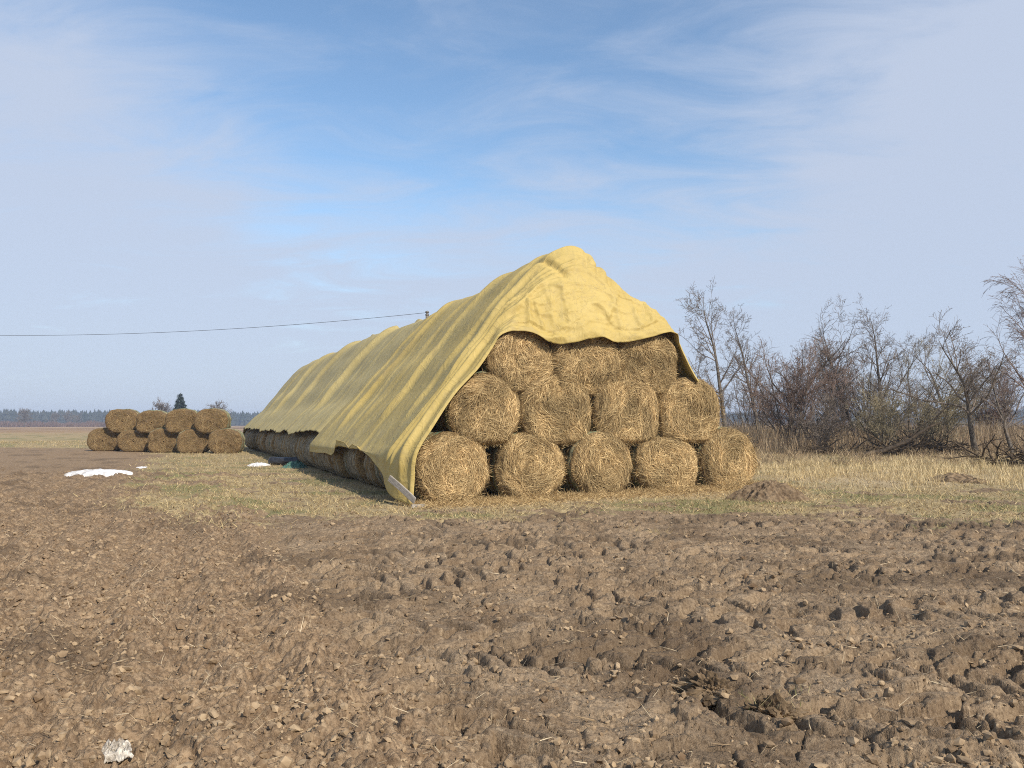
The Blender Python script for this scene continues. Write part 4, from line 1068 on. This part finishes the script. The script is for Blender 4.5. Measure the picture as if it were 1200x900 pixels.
# black plastic roll and green net wrap
x, y, z = ground_at(334, 545)
rg2 = np.random.default_rng(3); th = np.arange(40) / 40 * 2 * np.pi
rings = []
for s_ in np.linspace(-.62, .62, 26):
    r_ = .19 * (1 + .10 * noise2(np.cos(th) * 2 + 5, np.sin(th) * 2 + s_ * 3, 4)) * (1 if abs(s_) < .6 else .9)
    rings.append(np.stack([th * 0 + s_, np.cos(th) * r_, np.sin(th) * r_ * .85 + .15], -1))
rings = [rings[0] * np.array([1, .02, .02]) + np.array([0, 0, .14])] + rings + [rings[-1] * np.array([1, .02, .02]) + np.array([0, 0, .14])]
link('plastic_roll', mesh_np('plastic_roll', np.array(rings).reshape(-1, 3), grid_faces(len(rings), 40, True), smooth=True), M_black, label='black roll of plastic lying on the grass left of the stack', cat='plastic roll', loc=(x, y, z), rz=-.15)
x, y, z = ground_at(347, 548)
link('net_heap', lump_mesh('net_heap', .5, .35, .22, 71, .7, fr=4), M_greennet, label='heap of green net wrap beside the black plastic roll', cat='net wrap', loc=(x, y - .05, z))
# dark plastic sheet on the far end of the left row
x, y, z = W(-4.35, 36.5, 0)
# crumpled pale plastic in the near left corner
x, y, z = ground_at(136, 893)
def crumple(nm, rx, ry, h, seed, res=60):
    u = np.linspace(-1, 1, res); U, Vv = np.meshgrid(u, u, indexing='ij')
    r_ = np.maximum(np.abs(U), np.abs(Vv)); f1, f2, c_ = worley(U * 2.1 + seed, Vv * 2.1, seed)
    z = h * (.25 + .9 * (f1) * (1 - r_ ** 3) + .35 * (1 - np.abs(noise2(U * 4, Vv * 4, seed)) * 2.5).clip(0, 1))
    X = U * rx * (1 + .25 * noise2(U * 2, Vv * 2, seed + 1)); Y = Vv * ry * (1 + .3 * noise2(U * 2 + 9, Vv * 2, seed + 2))
    me = mesh_np(nm, np.stack([X, Y, z * (1 - .6 * r_ ** 4)], -1).reshape(-1, 3), grid_faces(res, res)[:, ::-1], smooth=True); return me
o = link('plastic_scrap', crumple('plastic_scrap', .06, .085, .06, 3), M_rag, label='crumpled whitish plastic scrap lying on the soil at the lower left', cat='plastic scrap', loc=(x, y, z + .0), rz=.5)
md = o.modifiers.new('t', 'SOLIDIFY'); md.thickness = .003

# ------------------------------------------------------------------ brush pile, branches
def sticks(rng, n_, L0, L1, r0, r1, spread, hgt, up=.15):
    a = rng.random(n_) * 2 * np.pi
    st = np.stack([rng.normal(0, spread[0], n_), rng.normal(0, spread[1], n_), rng.uniform(0, hgt, n_)], -1)
    D = np.stack([np.cos(a), np.sin(a) * .6, rng.normal(up, .25, n_)], -1)
    return grow(rng, st, D, rng.uniform(L0, L1, n_), rng.uniform(r0, r1, n_), [dict(seg=6, jit=.12, up=0, taper=.4), dict(n=4, t=(.2, 1), ang=.7, lr=.45, rr=.55, seg=4, jit=.18, up=.02, taper=.4)])
def pile(px, d, spread, hgt, n_, seed, label, L=(1, 2.8), mt=None):
    x, y = at_d(px, d), d; z = gh1(x, y)
    G = sticks(np.random.default_rng(seed), n_, L[0], L[1], .015, .05, spread, hgt)
    V, Fc = merge([tubes(p, r_, 5) for p, r_ in G]); V[:, 2] = np.maximum(V[:, 2], -.03)
    return link('brush_pile', mesh_np('brush_pile', V, Fc, smooth=True), mt or M_deadwood, label=label, cat='brush pile', loc=(x, y, z))
pile(1075, 37, (1.3, .5), .5, 110, 1, 'brown heap of cut branches in the middle of the right side', L=(.8, 2.0))
pile(968, 38, (.7, .4), .3, 60, 2, 'dark low heap of roots and branches under the reddish shrub', L=(.6, 1.3))
pile(1200, 26, (.8, .4), .35, 70, 3, 'dark heap of branches cut off by the right edge of the photo', L=(.6, 1.6))
x, y = at_d(1000, 34.5), 34.5; z = gh1(x, y)
dv = np.array([[0, 0, .05], [1.3, .1, .28], [2.5, .1, .75], [3.5, .3, 1.35], [4.3, .5, 1.6]])
G = grow(np.random.default_rng(4), dv[2:4], [(1, 0, .8), (.8, .2, 1.0)], [1.6, 1.4], [.04, .035], [dict(seg=5, jit=.15, up=.02), dict(n=6, t=(.2, 1), ang=.6, lr=.5, rr=.5, seg=4, jit=.15, up=.03)])
V, Fc = merge([tubes(dv[None], np.array([[.11, .10, .08, .055, .02]]), 8)] + [tubes(p, r_, 4) for p, r_ in G])
link('fallen_branch', mesh_np('fallen_branch', V, Fc, smooth=True), simple_mat('rotten_bark', (.025, .02, .015), (.09, .068, .048), 6), label='dark fallen limb sloping up to the right beside the brush heap', cat='branch', loc=(x, y, z))

# ------------------------------------------------------------------ power pole and wire
px, d = 500, 50.0; x = at_d(px, d); top = gz(px, 364.5, d)
e = link('power_pole', None, loc=(x, d, 0), label='utility pole whose tip just shows above the ridge of the tarp', cat='utility pole')
V, Fc = tubes(np.array([[[0, 0, -.2], [0, 0, 3], [0, 0, 6], [0, 0, top - .3]]]), np.array([[.14, .13, .115, .1]]), 12)
link('pole_shaft', mesh_np('pole_shaft', V, Fc, smooth=True), M_pole, e)
prof = [(.0, .02), (.02, .06), (.06, .12), (.14, .13), (.17, .08), (.22, .08), (.25, .13), (.33, .12), (.38, .02)]
th = np.arange(16) / 16 * 2 * np.pi
V = np.array([[[np.cos(t_) * r_, np.sin(t_) * r_, top - .36 + z_] for t_ in th] for z_, r_ in prof]).reshape(-1, 3)
link('insulator', mesh_np('insulator', V, grid_faces(len(prof), 16, True), smooth=True), M_insul, e)
k_ = np.linspace(0, 1, 60); A0 = np.array([x, d, 0]); B0 = np.array([-60., 62., 0])
P = A0[None] + (B0 - A0)[None] * k_[:, None]; P[:, 2] = (top - .1) + .747 * k_ + 4 * 1.16 * k_ * (k_ - 1)
V, Fc = tubes(P[None], np.full((1, 60), .014), 5)
link('overhead_wire', mesh_np('overhead_wire', V, Fc), M_wire, label='thin black overhead wire sagging across the sky at the left', cat='wire')

# ------------------------------------------------------------------ haze
HAZE = True
if HAZE:
    import bmesh
    bm = bmesh.new(); bmesh.ops.create_cube(bm, size=1)
    bmesh.ops.scale(bm, vec=(7200, 7200, 24), verts=bm.verts); bmesh.ops.translate(bm, vec=(0, 0, 10), verts=bm.verts)
    me = bpy.data.meshes.new('haze'); bm.to_mesh(me); bm.free()
    m = bpy.data.materials.new('haze'); m.use_nodes = True
    for n_ in list(m.node_tree.nodes):
        if n_.type != 'OUTPUT_MATERIAL': m.node_tree.nodes.remove(n_)
    pv_ = m.node_tree.nodes.new('ShaderNodeVolumePrincipled'); pv_.inputs['Density'].default_value = .00055
    pv_.inputs['Color'].default_value = (.62, .75, .98, 1)
    m.node_tree.links.new(pv_.outputs[0], m.node_tree.nodes['Material Output'].inputs['Volume'])
    link('haze', me, m, kind='stuff')
